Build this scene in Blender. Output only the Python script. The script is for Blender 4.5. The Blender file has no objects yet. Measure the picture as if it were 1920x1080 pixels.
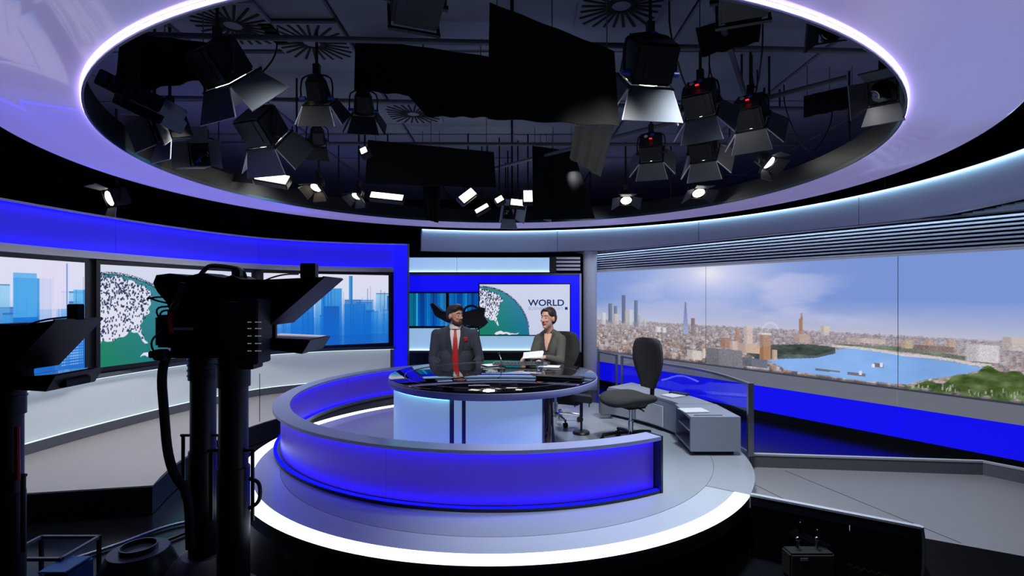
import bpy, bmesh, math, random
import numpy as np
from mathutils import Vector, Matrix, Euler
from mathutils.bvhtree import BVHTree

sc = bpy.context.scene
COL = sc.collection
random.seed(7)
PI = math.pi

# ------------------------------------------------------------------ camera, world, exposure, studio lights
CAMZ = 1.45                      # z = 0 is the stage deck
cam = bpy.data.cameras.new('camera')
cam.sensor_width = 36.0
cam.lens = 18.0
cam.shift_y = 15 / 1920
cam.clip_start = 0.05
cam_o = bpy.data.objects.new('camera', cam)
cam_o.location = (0, 0, CAMZ)
cam_o.rotation_euler = (PI / 2, 0, 0)
COL.objects.link(cam_o)
sc.camera = cam_o

w = bpy.data.worlds.new('world')
sc.world = w
w.use_nodes = True
w.node_tree.nodes['Background'].inputs[0].default_value = (0.02, 0.022, 0.03, 1)
w.node_tree.nodes['Background'].inputs[1].default_value = 0.3

vs = sc.view_settings
vs.view_transform = 'Standard'
vs.look = 'None'
vs.exposure = 0.0
vs.gamma = 1.0
vs.use_curve_mapping = False


def spot(name, loc, aim, power, cone=70, col=(1, 1, 1), radius=0.12, blend=0.7):
    l = bpy.data.lights.new(name, 'SPOT')
    l.energy = power
    l.spot_size = math.radians(cone)
    l.spot_blend = blend
    l.color = col
    l.shadow_soft_size = radius
    o = bpy.data.objects.new(name, l)
    o.location = loc
    o.rotation_euler = (Vector(aim) - Vector(loc)).to_track_quat('-Z', 'Y').to_euler()
    COL.objects.link(o)
    return o


COOL = (0.80, 0.90, 1.0)
spot('key_light', (-0.9, 3.3, 3.45), (-0.4, 5.9, 0.9), 230, 46, (1, 0.97, 0.93))
spot('key_light', (0.9, 3.3, 3.45), (0.45, 5.7, 0.9), 210, 46, (1, 0.97, 0.93))
spot('top_light', (1.7, 3.9, 3.6), (1.8, 4.4, 0), 470, 90, COOL, 0.2)
spot('top_light', (-1.6, 4.2, 3.6), (-1.9, 4.4, 0), 60, 90, COOL, 0.2)
spot('top_light', (0.9, 3.1, 3.6), (0.9, 3.1, 0), 330, 56, COOL, 0.2)
spot('back_light', (-0.4, 8.2, 3.3), (-0.5, 5.6, 1.0), 170, 50, (0.95, 0.97, 1))
spot('back_light', (1.0, 8.2, 3.3), (0.6, 5.4, 0.8), 170, 50, (0.95, 0.97, 1))
spot('pillar_fill', (0.9, 7.6, 3.3), (1.7, 10.5, 1.1), 260, 40, (0.92, 0.92, 1), 0.2)  # unseen spot without a fixture, added to brighten the pillar
spot('floor_fill', (-3.0, 6.9, 3.0), (-4.3, 6.9, -0.2), 190, 110, (1, 0.97, 0.93), 0.3)  # unseen fill spots without fixtures, added to brighten the left set floor
spot('floor_fill', (-3.1, 4.9, 3.0), (-4.3, 4.9, -0.2), 190, 110, (1, 0.97, 0.93), 0.3)
spot('floor_fill', (2.8, 4.0, 3.0), (3.6, 3.6, -0.1), 60, 110, (1, 0.97, 0.95), 0.3)  # another added fill without a fixture, for the right floor

# ------------------------------------------------------------------ helpers


def lin(c):
    c = np.asarray(c, float) / 255.0
    return np.where(c <= 0.04045, c / 12.92, ((c + 0.055) / 1.055) ** 2.4)


def lc(r, g, b):
    return tuple(float(x) for x in lin((r, g, b))) + (1.0,)


MATS = {}


def mat(name, rgb, rough=0.5, metal=0.0, emit=None, es=0.0, bump=0.0, nscale=40.0, coat=0.0, trans=0.0, var=0.06, spec=0.5):
    m = bpy.data.materials.new(name)
    m.use_nodes = True
    nt = m.node_tree
    b = nt.nodes['Principled BSDF']
    b.inputs['Roughness'].default_value = rough
    b.inputs['Metallic'].default_value = metal
    b.inputs['Specular IOR Level'].default_value = spec
    b.inputs['Coat Weight'].default_value = coat
    b.inputs['Transmission Weight'].default_value = trans
    c = lc(*rgb)
    if var > 0:
        tc = nt.nodes.new('ShaderNodeTexCoord')
        n = nt.nodes.new('ShaderNodeTexNoise')
        n.inputs['Scale'].default_value = nscale
        n.inputs['Detail'].default_value = 3
        nt.links.new(tc.outputs['Object'], n.inputs['Vector'])
        r = nt.nodes.new('ShaderNodeValToRGB')
        r.color_ramp.elements[0].color = tuple(x * (1 - var) for x in c[:3]) + (1,)
        r.color_ramp.elements[1].color = tuple(min(1, x * (1 + var)) for x in c[:3]) + (1,)
        nt.links.new(n.outputs['Fac'], r.inputs['Fac'])
        nt.links.new(r.outputs['Color'], b.inputs['Base Color'])
        if bump > 0:
            bp = nt.nodes.new('ShaderNodeBump')
            bp.inputs['Strength'].default_value = bump
            bp.inputs['Distance'].default_value = 0.01
            nt.links.new(n.outputs['Fac'], bp.inputs['Height'])
            nt.links.new(bp.outputs['Normal'], b.inputs['Normal'])
    else:
        b.inputs['Base Color'].default_value = c
    if emit is not None:
        b.inputs['Emission Color'].default_value = lc(*emit)
        b.inputs['Emission Strength'].default_value = es
    MATS[name] = m
    return m


def emis(name, rgb, s):
    m = bpy.data.materials.new(name)
    m.use_nodes = True
    nt = m.node_tree
    nt.nodes.remove(nt.nodes['Principled BSDF'])
    e = nt.nodes.new('ShaderNodeEmission')
    e.inputs['Color'].default_value = lc(*rgb)
    e.inputs['Strength'].default_value = s
    nt.links.new(e.outputs[0], nt.nodes['Material Output'].inputs['Surface'])
    MATS[name] = m
    return m


def picture_mat(name, s=1.0):
    m = bpy.data.materials.new(name)
    m.use_nodes = True
    nt = m.node_tree
    b = nt.nodes['Principled BSDF']
    b.inputs['Base Color'].default_value = (0.01, 0.01, 0.012, 1)
    b.inputs['Roughness'].default_value = 0.35
    b.inputs['Specular IOR Level'].default_value = 0.2
    a = nt.nodes.new('ShaderNodeAttribute')
    a.attribute_name = 'Col'
    nt.links.new(a.outputs['Color'], b.inputs['Emission Color'])
    b.inputs['Emission Strength'].default_value = s
    MATS[name] = m
    return m


mat('floor_black', (16, 17, 22), 0.22, var=0.3, nscale=3)
mat('wall_black', (17, 18, 20), 0.8, var=0.3, nscale=4)
mat('ceiling_grey', (136, 142, 156), 0.75, var=0.12, nscale=5)
mat('vent_dark', (10, 10, 12), 0.8)
mat('deck_grey', (150, 156, 164), 0.3, var=0.05, nscale=14)
mat('deck_ring', (176, 182, 190), 0.3, var=0.04, nscale=14)
mat('set_floor', (176, 173, 170), 0.4, var=0.04, nscale=10)
mat('ramp_floor', (128, 126, 128), 0.45, var=0.05, nscale=8)
mat('steel', (140, 146, 158), 0.28, 0.85, var=0.05)
mat('silver', (190, 194, 200), 0.35, 0.2, var=0.05)
mat('dark_steel', (60, 64, 76), 0.3, 0.7)
mat('riser_dark', (24, 26, 36), 0.3)
mat('blue_panel', (20, 14, 200), 0.4, emit=(60, 38, 116), es=0.6, var=0.03)
mat('blue_bright', (20, 20, 235), 0.4, emit=(16, 14, 228), es=0.95, var=0.03)
mat('blue_header', (40, 34, 215), 0.35, emit=(38, 30, 190), es=0.7, var=0.03)
mat('white_lit', (200, 208, 212), 0.4, emit=(156, 166, 170), es=0.45, var=0.03)
mat('desk_lit', (176, 196, 208), 0.35, emit=(120, 150, 184), es=0.72, var=0.03)
mat('portal_white', (200, 215, 225), 0.4, emit=(150, 190, 225), es=0.85, var=0.03)
mat('canopy_glow', (205, 203, 215), 0.16, coat=0.5, var=0.02, nscale=2, emit=(154, 142, 210), es=0.44)  # even violet emission added to brighten the canopy, which is no lamp
mat('fascia_grey', (196, 202, 216), 0.3, var=0.03, nscale=3)
mat('slat_grey', (190, 196, 208), 0.35, 0.0)
mat('ledge_glow', (126, 128, 138), 0.5, emit=(104, 107, 117), es=0.85, var=0.08, nscale=30)  # emits evenly: the ledge is treated as part of the lit panorama picture
mat('black_glass', (6, 7, 9), 0.04, coat=0.6, var=0)
mat('desk_rim', (150, 154, 192), 0.35, 0.0)
mat('black_plastic', (20, 21, 24), 0.45)
mat('black_matte', (12, 12, 14), 0.85)
mat('black_cloth', (9, 9, 10), 0.95, bump=0.2, nscale=60)
mat('dark_grey', (44, 47, 54), 0.5)
mat('mid_grey', (96, 100, 108), 0.45)
mat('chrome', (200, 204, 210), 0.12, 1.0, var=0)
mat('chair_cloth', (54, 54, 53), 0.9, bump=0.3, nscale=220)
mat('console_grey', (150, 156, 170), 0.4, var=0.04)
mat('paper', (225, 228, 232), 0.7, var=0.02)
mat('white_plastic', (215, 215, 220), 0.4)
mat('brown_board', (84, 78, 66), 0.7, var=0.25, nscale=20)
mat('grey_sheet', (112, 112, 112), 0.7, var=0.12, nscale=9)
mat('yellow', (205, 170, 30), 0.5)
mat('orange', (150, 84, 24), 0.5)
mat('red', (178, 22, 26), 0.5)
mat('blue_plastic', (24, 66, 128), 0.35)
mat('blue_tag', (40, 84, 190), 0.4)
mat('gold', (150, 128, 40), 0.35, 0.7)
mat('skin_man', (206, 152, 128), 0.55, var=0.04, nscale=60)
mat('skin_woman', (222, 172, 150), 0.5, var=0.03, nscale=60)
mat('hair_dark', (40, 28, 24), 0.6, bump=0.6, nscale=90, var=0.3)
mat('hair_brown', (58, 38, 36), 0.5, bump=0.5, nscale=90, var=0.3)
mat('beard', (72, 46, 36), 0.8, bump=0.5, nscale=160, var=0.3)
mat('suit_navy', (54, 60, 74), 0.85, bump=0.15, nscale=160)
mat('suit_navy_dark', (42, 47, 60), 0.85)
mat('suit_grey', (84, 82, 78), 0.85, bump=0.15, nscale=160)
mat('suit_grey_dark', (66, 64, 62), 0.85)
mat('shirt', (222, 216, 218), 0.8)
mat('lips', (168, 84, 80), 0.5)
mat('eye_white', (225, 222, 218), 0.3)
mat('eye_dark', (34, 24, 22), 0.3)
mat('water_glass', (235, 240, 245), 0.03, trans=1.0, var=0)
mat('letter_navy', (14, 40, 88), 0.5, emit=(14, 40, 88), es=0.8, var=0)
mat('letter_grey', (150, 165, 190), 0.5, emit=(150, 165, 190), es=0.8, var=0)
emis('led_blue', (4, 4, 255), 9.0)
emis('led_white', (205, 240, 255), 3.2)
emis('led_cyan', (120, 235, 255), 3.0)
emis('led_violet', (200, 176, 255), 7.0)
mat('lip_teal', (26, 62, 78), 0.4)
emis('led_deck', (238, 250, 255), 2.4)
emis('led_fascia', (170, 215, 245), 5.0)
emis('led_slats', (196, 222, 250), 14.0)
emis('led_apron', (212, 234, 236), 1.7)
emis('led_inlay', (215, 230, 255), 1.6)
emis('lamp_on', (255, 252, 244), 9.0)
emis('lamp_soft', (255, 253, 238), 4.0)
emis('led_red', (255, 30, 30), 2.2)
emis('led_dot', (170, 175, 180), 0.5)
picture_mat('picture', 0.95)

# clear glass that lets light through without caustics
gm = bpy.data.materials.new('clear_glass')
gm.use_nodes = True
_nt = gm.node_tree
_b = _nt.nodes['Principled BSDF']
_t = _nt.nodes.new('ShaderNodeBsdfTransparent')
_t.inputs[0].default_value = (0.86, 0.88, 0.93, 1)
_g = _nt.nodes.new('ShaderNodeBsdfGlossy')
_g.inputs['Roughness'].default_value = 0.03
_lw = _nt.nodes.new('ShaderNodeLayerWeight')
_pw = _nt.nodes.new('ShaderNodeMath')
_pw.operation = 'POWER'
_pw.inputs[1].default_value = 4.0
_nt.links.new(_lw.outputs['Facing'], _pw.inputs[0])
_f = _nt.nodes.new('ShaderNodeMath')
_f.operation = 'MULTIPLY_ADD'
_f.inputs[1].default_value = 0.6
_f.inputs[2].default_value = 0.04
_nt.links.new(_pw.outputs[0], _f.inputs[0])
_x = _nt.nodes.new('ShaderNodeMixShader')
_nt.links.new(_f.outputs[0], _x.inputs[0])
_nt.links.new(_t.outputs[0], _x.inputs[1])
_nt.links.new(_g.outputs[0], _x.inputs[2])
_nt.links.new(_x.outputs[0], _nt.nodes['Material Output'].inputs['Surface'])
_nt.nodes.remove(_b)
MATS['clear_glass'] = gm

ORG = {}


def tag(o, label=None, cat=None, group=None, kind=None):
    if label:
        o['label'] = label
    if cat:
        o['category'] = cat
    if group:
        o['group'] = group
    if kind:
        o['kind'] = kind
    return o


def thing(name, label, cat, loc=(0, 0, 0), group=None, rotz=0.0):
    o = bpy.data.objects.new(name, None)
    o.empty_display_size = 0.1
    COL.objects.link(o)
    o.location = loc
    o.rotation_euler = (0, 0, rotz)
    ORG[o.name] = Vector(loc)
    return tag(o, label, cat, group)


def copy_tree(o, parent=None):
    c = o.copy()
    COL.objects.link(c)
    if parent:
        c.parent = parent
    for ch in list(o.children):
        copy_tree(ch, c)
    return c


class MB:
    def __init__(self):
        self.v, self.f, self.mi = [], [], []
        self.M = Matrix.Identity(4)

    def add(self, vs_, fs, mi=0):
        n = len(self.v)
        self.v += [self.M @ Vector(p) for p in vs_]
        for f in fs:
            self.f.append([i + n for i in f])
            self.mi.append(mi)
        return self

    def hexa(self, p, mi=0):      # 4 bottom (ccw) + 4 top
        return self.add(p, [(3, 2, 1, 0), (4, 5, 6, 7), (0, 1, 5, 4), (1, 2, 6, 5), (2, 3, 7, 6), (3, 0, 4, 7)], mi)

    def box(self, c, s, mi=0, R=None):
        x, y, z = (k / 2 for k in s)
        p = [(-x, -y, -z), (x, -y, -z), (x, y, -z), (-x, y, -z), (-x, -y, z), (x, -y, z), (x, y, z), (-x, y, z)]
        R = R or Matrix.Identity(3)
        return self.hexa([Vector(c) + R @ Vector(q) for q in p], mi)

    def rbox(self, c, s, r=0.01, mi=0, R=None):   # box with chamfered vertical and horizontal edges
        bm = bmesh.new()
        bmesh.ops.create_cube(bm, size=1.0)
        for v in bm.verts:
            v.co = Vector((v.co.x * s[0], v.co.y * s[1], v.co.z * s[2]))
        bmesh.ops.bevel(bm, geom=list(bm.edges), offset=r, segments=2, affect='EDGES')
        R = R or Matrix.Identity(3)
        bm.verts.index_update()
        self.add([Vector(c) + R @ v.co for v in bm.verts], [[v.index for v in f.verts] for f in bm.faces], mi)
        bm.free()
        return self

    def cyl(self, a, b, r0, r1=None, n=16, mi=0, caps=True):
        a, b = Vector(a), Vector(b)
        r1 = r0 if r1 is None else r1
        q = (b - a).to_track_quat('Z', 'Y').to_matrix()
        vs_ = []
        for p, r in ((a, r0), (b, r1)):
            for i in range(n):
                t = 2 * PI * i / n
                vs_.append(p + q @ Vector((r * math.cos(t), r * math.sin(t), 0)))
        fs = [(i, (i + 1) % n, n + (i + 1) % n, n + i) for i in range(n)]
        if caps:
            fs += [tuple(range(n - 1, -1, -1)), tuple(range(n, 2 * n))]
        return self.add(vs_, fs, mi)

    def tube(self, pts, r, n=8, mi=0, smooth=0):
        P_ = [Vector(p) for p in pts]
        for _ in range(smooth):
            Q = [P_[0]]
            for i in range(len(P_) - 1):
                Q += [P_[i].lerp(P_[i + 1], 0.25), P_[i].lerp(P_[i + 1], 0.75)]
            P_ = Q + [P_[-1]]
        vs_, fs = [], []
        up = None
        for i, p in enumerate(P_):
            d = (P_[min(i + 1, len(P_) - 1)] - P_[max(i - 1, 0)]).normalized()
            if up is None:
                up = d.orthogonal().normalized()
            up = (up - d * up.dot(d)).normalized()
            s = d.cross(up)
            for k in range(n):
                t = 2 * PI * k / n
                vs_.append(p + (up * math.cos(t) + s * math.sin(t)) * r)
        for i in range(len(P_) - 1):
            for k in range(n):
                fs.append((i * n + k, i * n + (k + 1) % n, (i + 1) * n + (k + 1) % n, (i + 1) * n + k))
        fs += [tuple(range(n - 1, -1, -1)), tuple(range((len(P_) - 1) * n, len(P_) * n))]
        return self.add(vs_, fs, mi)

    def lathe(self, prof, c=(0, 0, 0), n=32, a0=0.0, a1=360.0, mi=0, close=True):
        """closed profile [(r, z)...] swept about a vertical axis"""
        full = abs(a1 - a0) >= 359.9
        c = Vector(c)
        k = len(prof)
        m = n if full else n + 1
        vs_ = []
        for i in range(m):
            t = math.radians(a0 + (a1 - a0) * i / n)
            for r, z in prof:
                vs_.append(c + Vector((r * math.cos(t), r * math.sin(t), z)))
        fs = []
        for i in range(n):
            j = (i + 1) % m
            for q in range(k if close else k - 1):
                q2 = (q + 1) % k
                fs.append((i * k + q, j * k + q, j * k + q2, i * k + q2))
        if not full and close:
            fs += [tuple(range(k)), tuple((m - 1) * k + q for q in range(k - 1, -1, -1))]
        return self.add(vs_, fs, mi)

    def sector(self, c, r0, r1, z0, z1, a0, a1, n=24, mi=0):
        return self.lathe([(r0, z0), (r1, z0), (r1, z1), (r0, z1)], (c[0], c[1], 0), n, a0, a1, mi)

    def prism(self, poly, z0, z1, mi=0):
        n = len(poly)
        vs_ = [(x, y, z0) for x, y in poly] + [(x, y, z1) for x, y in poly]
        fs = [tuple(range(n - 1, -1, -1)), tuple(range(n, 2 * n))] + [(i, (i + 1) % n, n + (i + 1) % n, n + i) for i in range(n)]
        return self.add(vs_, fs, mi)

    def ball(self, c, r, n=12, mi=0, R=None):
        if not hasattr(r, '__len__'):
            r = (r, r, r)
        R = R or Matrix.Identity(3)
        vs_, fs = [], []
        m = n // 2 + 1
        for i in range(1, m):
            p = PI * i / m
            for k in range(n):
                t = 2 * PI * k / n
                vs_.append(Vector(c) + R @ Vector((r[0] * math.sin(p) * math.cos(t), r[1] * math.sin(p) * math.sin(t), r[2] * math.cos(p))))
        a, b = len(vs_), len(vs_) + 1
        vs_ += [Vector(c) + R @ Vector((0, 0, r[2])), Vector(c) + R @ Vector((0, 0, -r[2]))]
        for i in range(m - 2):
            for k in range(n):
                fs.append((i * n + k, (i + 1) * n + k, (i + 1) * n + (k + 1) % n, i * n + (k + 1) % n))
        for k in range(n):
            fs += [(a, k, (k + 1) % n), (b, (m - 2) * n + (k + 1) % n, (m - 2) * n + k)]
        return self.add(vs_, fs, mi)

    def run(self, pts, t0, t1, z0, z1, mi=0):
        """upright band along an open polyline, between the offsets t0 and t1 (towards the left-hand normal)"""
        P_ = [Vector((p[0], p[1])) for p in pts]
        N = []
        for i in range(len(P_)):
            d = (P_[min(i + 1, len(P_) - 1)] - P_[max(i - 1, 0)]).normalized()
            N.append(Vector((-d.y, d.x)))
        vs_ = []
        for p, nn in zip(P_, N):
            for t, z in ((t0, z0), (t1, z0), (t1, z1), (t0, z1)):
                q = p + nn * t
                vs_.append((q.x, q.y, z))
        fs = []
        for i in range(len(P_) - 1):
            for k in range(4):
                fs.append((i * 4 + k, i * 4 + (k + 1) % 4, (i + 1) * 4 + (k + 1) % 4, (i + 1) * 4 + k))
        e = (len(P_) - 1) * 4
        fs += [(3, 2, 1, 0), (e, e + 1, e + 2, e + 3)]
        return self.add(vs_, fs, mi)

    def build(self, name, mats, parent=None, smooth=35, local=False, fix=True):
        me = bpy.data.meshes.new(name)
        root = parent
        while root is not None and root.parent is not None:
            root = root.parent
        off = Vector((0, 0, 0)) if (root is None or local) else ORG.get(root.name, Vector((0, 0, 0)))
        me.from_pydata([p - off for p in self.v], [], self.f)
        if isinstance(mats, str):
            mats = [mats]
        for m in mats:
            me.materials.append(MATS[m])
        if len(mats) > 1:
            me.polygons.foreach_set('material_index', self.mi)
        if fix:
            bm = bmesh.new()
            bm.from_mesh(me)
            bmesh.ops.recalc_face_normals(bm, faces=bm.faces)
            bm.to_mesh(me)
            bm.free()
        if smooth:
            me.polygons.foreach_set('use_smooth', [True] * len(me.polygons))
            me.set_sharp_from_angle(angle=math.radians(smooth))
        me.update()
        o = bpy.data.objects.new(name, me)
        COL.objects.link(o)
        if parent is not None:
            o.parent = parent
        return o


def P(px, py, y):                 # a point of the view at depth y
    return Vector(((px - 960) * y / 960, y, CAMZ - (py - 555) * y / 960))


def G(px, py, z):                 # a point of the view on the level z
    y = 960 * (CAMZ - z) / (py - 555)
    return Vector(((px - 960) * y / 960, y, z))


def struct(o):
    o['kind'] = 'structure'
    return o


def smooth_line(pts, k=2):
    Q = [Vector(p) for p in pts]
    for _ in range(k):
        R = [Q[0]]
        for i in range(len(Q) - 1):
            R += [Q[i].lerp(Q[i + 1], 0.25), Q[i].lerp(Q[i + 1], 0.75)]
        Q = R + [Q[-1]]
    return Q


def cut_line(pts, s0, s1, n=10):
    """the stretch of a polyline between the fractions s0..s1 of its length"""
    Q = [Vector(p) for p in pts]
    L = [0.0]
    for a, b in zip(Q, Q[1:]):
        L.append(L[-1] + (b - a).length)
    out = []
    for i in range(n + 1):
        t = (s0 + (s1 - s0) * i / n) * L[-1]
        j = max(0, min(len(Q) - 2, next((k for k in range(len(L) - 1) if L[k + 1] >= t - 1e-9), len(Q) - 2)))
        out.append(Q[j].lerp(Q[j + 1], (t - L[j]) / max(1e-9, L[j + 1] - L[j])))
    return out


def canvas_mesh(name, img, corners, parent, m='picture'):
    """a flat picture: one coloured grid cell per canvas cell; corners = bottom-left, bottom-right, top-right, top-left"""
    H, W = img.shape[:2]
    a, b, c, d = (np.array(x, float) for x in corners)
    root = parent
    while root is not None and root.parent is not None:
        root = root.parent
    off = np.array(ORG.get(root.name, Vector((0, 0, 0))) if root is not None else (0, 0, 0))
    u = np.linspace(0, 1, W)[None, :, None]
    v = np.linspace(0, 1, H)[:, None, None]
    co = (a * (1 - u) + b * u) * (1 - v) + (d * (1 - u) + c * u) * v - off
    me = bpy.data.meshes.new(name)
    me.vertices.add(W * H)
    me.vertices.foreach_set('co', co.reshape(-1))
    nf = (W - 1) * (H - 1)
    i = (np.arange(H - 1)[:, None] * W + np.arange(W - 1)[None, :]).reshape(-1)
    loops = np.stack([i, i + 1, i + 1 + W, i + W], 1).reshape(-1)
    me.loops.add(nf * 4)
    me.loops.foreach_set('vertex_index', loops)
    me.polygons.add(nf)
    me.polygons.foreach_set('loop_start', np.arange(nf) * 4)
    me.update(calc_edges=True)
    at = me.attributes.new('Col', 'FLOAT_COLOR', 'POINT')
    rgba = np.ones((H, W, 4))
    rgba[:, :, :3] = lin(np.clip(img[::-1], 0, 255))
    at.data.foreach_set('color', rgba.reshape(-1))
    me.materials.append(MATS[m])
    me.validate()
    o = bpy.data.objects.new(name, me)
    COL.objects.link(o)
    if parent is not None:
        o.parent = parent
    return o


# ------------------------------------------------------------------ room shell
C = (-0.12, 5.74)                 # the axis that stage, barrier, canopy and pelmet share
ZF = -0.45                        # studio floor
ZC = 4.0                          # ceiling
struct(MB().box((0, 5.5, ZF - 0.1), (18, 17, 0.2)).build('floor', 'floor_black'))
struct(MB().box((-9.1, 5.5, 1.8), (0.2, 17, 4.9)).build('wall_left', 'wall_black'))
struct(MB().box((9.1, 5.5, 1.8), (0.2, 17, 4.9)).build('wall_right', 'wall_black'))
struct(MB().box((0, 14.1, 1.8), (18, 0.2, 4.9)).build('wall_back', 'wall_black'))
struct(MB().box((0, -3.1, 1.8), (18, 0.2, 4.9)).build('wall_front', 'wall_black'))
ceil = struct(MB().box((0, 5.5, ZC + 0.25), (18.4, 17.4, 0.2)).build('ceiling', 'wall_black'))
tile = None
for i in range(8):
    for j in range(9):
        x, y = -5.6 + i * 1.6, 1.9 + j * 1.35
        if tile is None:
            tile = MB().rbox((0, 0, 0), (1.57, 1.32, 0.06), 0.012).build('ceiling_panel', 'ceiling_grey', ceil)
            o = tile
        else:
            o = tile.copy()
            COL.objects.link(o)
        o.parent = ceil
        o.location = (x, y, ZC + random.uniform(-0.01, 0.01))

# radial air diffusers in the ceiling
VG = 'radial air vents in the dark ceiling'
for k, (px, py, lab) in enumerate([
        (585, 78, 'radial slotted air vent in the ceiling above the pair of hanging spotlights'),
        (437, 45, 'radial slotted air vent at the top left of the ceiling opening'),
        (775, 212, 'faint radial slotted air vent below the low black drape'),
        (1165, 8, 'radial slotted air vent beside the tall black drape at the frame top')]):
    h = ZC - 0.05
    y = 960 * (h - CAMZ) / (555 - py)
    x = (px - 960) * y / 960
    t = thing('ceiling_vent', lab, 'air vent', (x, y, h), VG)
    MB().rbox((x, y, h), (0.74, 0.74, 0.03), 0.008).build('vent_plate', 'ceiling_grey', t)
    mb = MB()
    for q in range(24):
        a = 2 * PI * q / 24
        R = Matrix.Rotation(a, 3, 'Z')
        l = 0.26 / max(abs(math.cos(a)), abs(math.sin(a)), 0.8)
        mb.box(Vector((x, y, h - 0.016)) + R @ Vector((0.08 + l / 2, 0, 0)), (l, 0.022, 0.012), R=R)
    tag(mb.build('slots', 'vent_dark', t, smooth=0), kind='stuff')

# ------------------------------------------------------------------ stage
sx, sy = C
D = (-0.127, 5.05)                # centre of the stage disc
RD = 2.28
stage = thing('stage_platform', 'round grey stage under the presenter desk with glowing white edge strip', 'stage', (D[0], D[1], ZF))
MB().lathe([(0.0, -0.10), (1.968, -0.10), (1.968, 0.0), (0.0, 0.0)], (D[0], D[1], 0), 128).build('upper_deck', 'deck_grey', stage)
MB().sector(D, 1.97, RD, -0.10, 0.0, -35.2, 60, 60).build('deck_edge', 'deck_grey', stage)
MB().sector(D, 1.97, 2.172, -0.10, -0.001, -250, -35.4, 110).build('outer_ring', 'deck_ring', stage)
MB().sector(D, 2.174, RD, -0.012, 0.001, -250, -35.4, 110).build('light_strip', 'led_deck', stage)
MB().sector(D, 2.10, RD - 0.006, -0.11, -0.012, -250, -35.4, 110).build('stage_riser', 'riser_dark', stage)
MB().lathe([(0, ZF + 0.002), (2.02, ZF + 0.002), (2.02, -0.101), (0, -0.101)], (D[0], D[1], 0), 96).build('stage_base', 'black_matte', stage)
MB().sector(D, 2.2, RD - 0.03, ZF + 0.005, -0.101, -34, 60, 40).build('deck_support', 'riser_dark', stage)

# left set floor
arc = [(sx + 3.27 * math.cos(math.radians(a)), sy + 3.27 * math.sin(math.radians(a))) for a in range(203, 123, -4)]
LW = smooth_line([(-5.0, 3.2), (-5.13, 4.2), (-5.12, 5.1), (-5.02, 6.1), (-4.78, 7.3), (-4.33, 8.45), (-3.65, 9.05), (-2.9, 9.4), (-1.95, 9.62)])
LWf = [p for p in LW if p[1] > 4.1]
inn = [Vector(p) for p in [(-5.12, 4.09), (-4.1, 4.28)] + arc + [(-1.97, 9.45)]]
inn, outr = cut_line(inn, 0, 1, 60), cut_line(LWf, 0, 1, 60)
inn.insert(1, Vector((-4.1, 4.28)))
inn.insert(2, Vector((-3.27, 4.46)))
outr.insert(1, outr[0].lerp(outr[1], 0.3))
outr.insert(2, outr[0].lerp(outr[3], 0.6))
inn = [inn[0], Vector((-4.1, 4.28)), Vector(arc[0])] + cut_line([Vector(q) for q in arc + [(-1.97, 9.45)]], 0.02, 1, 40)
outr = cut_line(LWf, 0, 1, len(inn) - 1)
vs_ = [(p.x, p.y, z) for p, q in zip(inn, outr) for p, z in ((p, ZF + .005), (q, ZF + .005), (q, -0.2), (p, -0.2))]
fs = [tuple(range(4))] + [(i * 4 + k, i * 4 + (k + 1) % 4, i * 4 + 4 + (k + 1) % 4, i * 4 + 4 + k) for i in range(len(inn) - 1) for k in range(4)] + [tuple(len(vs_) - 4 + k for k in range(4))]
fl = struct(MB().add(vs_, fs).build('floor_left', 'set_floor', smooth=20))
MB().run([Vector(p) for p in [(-5.12, 4.09), (-4.1, 4.28)] + arc], -0.02, -0.002, ZF + 0.01, -0.205).build('floor_edge', 'riser_dark', fl)

# right ramp floor with its low upstands
kA, kB, kC = (2.19, 4.70), (4.13, 4.49), (5.6, 2.5)
ramp = struct(MB().prism([(2.0, 4.25), (1.76, 3.75), (2.57, 3.22), (2.62, 3.35), (3.5, 2.86), (5.2, 1.9), kC, kB, kA], ZF + 0.01, -0.12).build('floor_right', 'ramp_floor', smooth=0))
for i, (a, b) in enumerate((((2.02, 4.25), (2.25, 3.40)), ((2.45, 4.6), (2.85, 3.25)))):
    MB().run([a, b], 0, 0.006, -0.12, -0.1185).build('floor_joint', 'dark_grey', ramp, smooth=0)
kt = thing('upstand_far', 'low steel upstand along the far side of the right floor', 'upstand', (3.1, 4.6, -0.12))
MB().run([kA, kB, kC], 0.0, 0.03, ZF + 0.02, -0.012).build('upstand_panel', 'mid_grey', kt)
MB().run([kA, kB, kC], -0.004, 0.034, -0.012, 0.004).build('capping_rail', 'silver', kt)
kt = thing('upstand_near', 'dark glass upstand with pale steel rail at the front of the right floor', 'upstand', (2.1, 3.5, ZF))
nk = [(1.75, 3.75), (2.57, 3.22)]
d = (Vector(nk[1]) - Vector(nk[0]))
q0, q1 = Vector(nk[0]), Vector(nk[0]) + d * 0.62
MB().run([q0, Vector(nk[1])], -0.02, 0.0, -0.075, -0.008).build('upstand_panel', 'riser_dark', kt)
MB().run([q1, Vector(nk[1])], -0.02, 0.0, ZF, -0.075).build('upstand_panel', 'black_glass', kt)
MB().run([q0, q1 - d * 0.004], -0.012, 0.0, ZF, -0.078).build('recess_panel', 'black_glass', kt)
MB().run([q0, Vector(nk[1])], -0.026, 0.012, -0.008, 0.006).build('capping_rail', 'silver', kt)
e = Vector(nk[1])
MB().tube([(e.x, e.y, 0.0), (e.x + 0.012, e.y, -0.08), (e.x + 0.014, e.y, -0.2), (e.x + 0.0, e.y, -0.32), (e.x - 0.03, e.y, -0.44)], 0.016, 10, smooth=2).build('end_rail', 'silver', kt)
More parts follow.
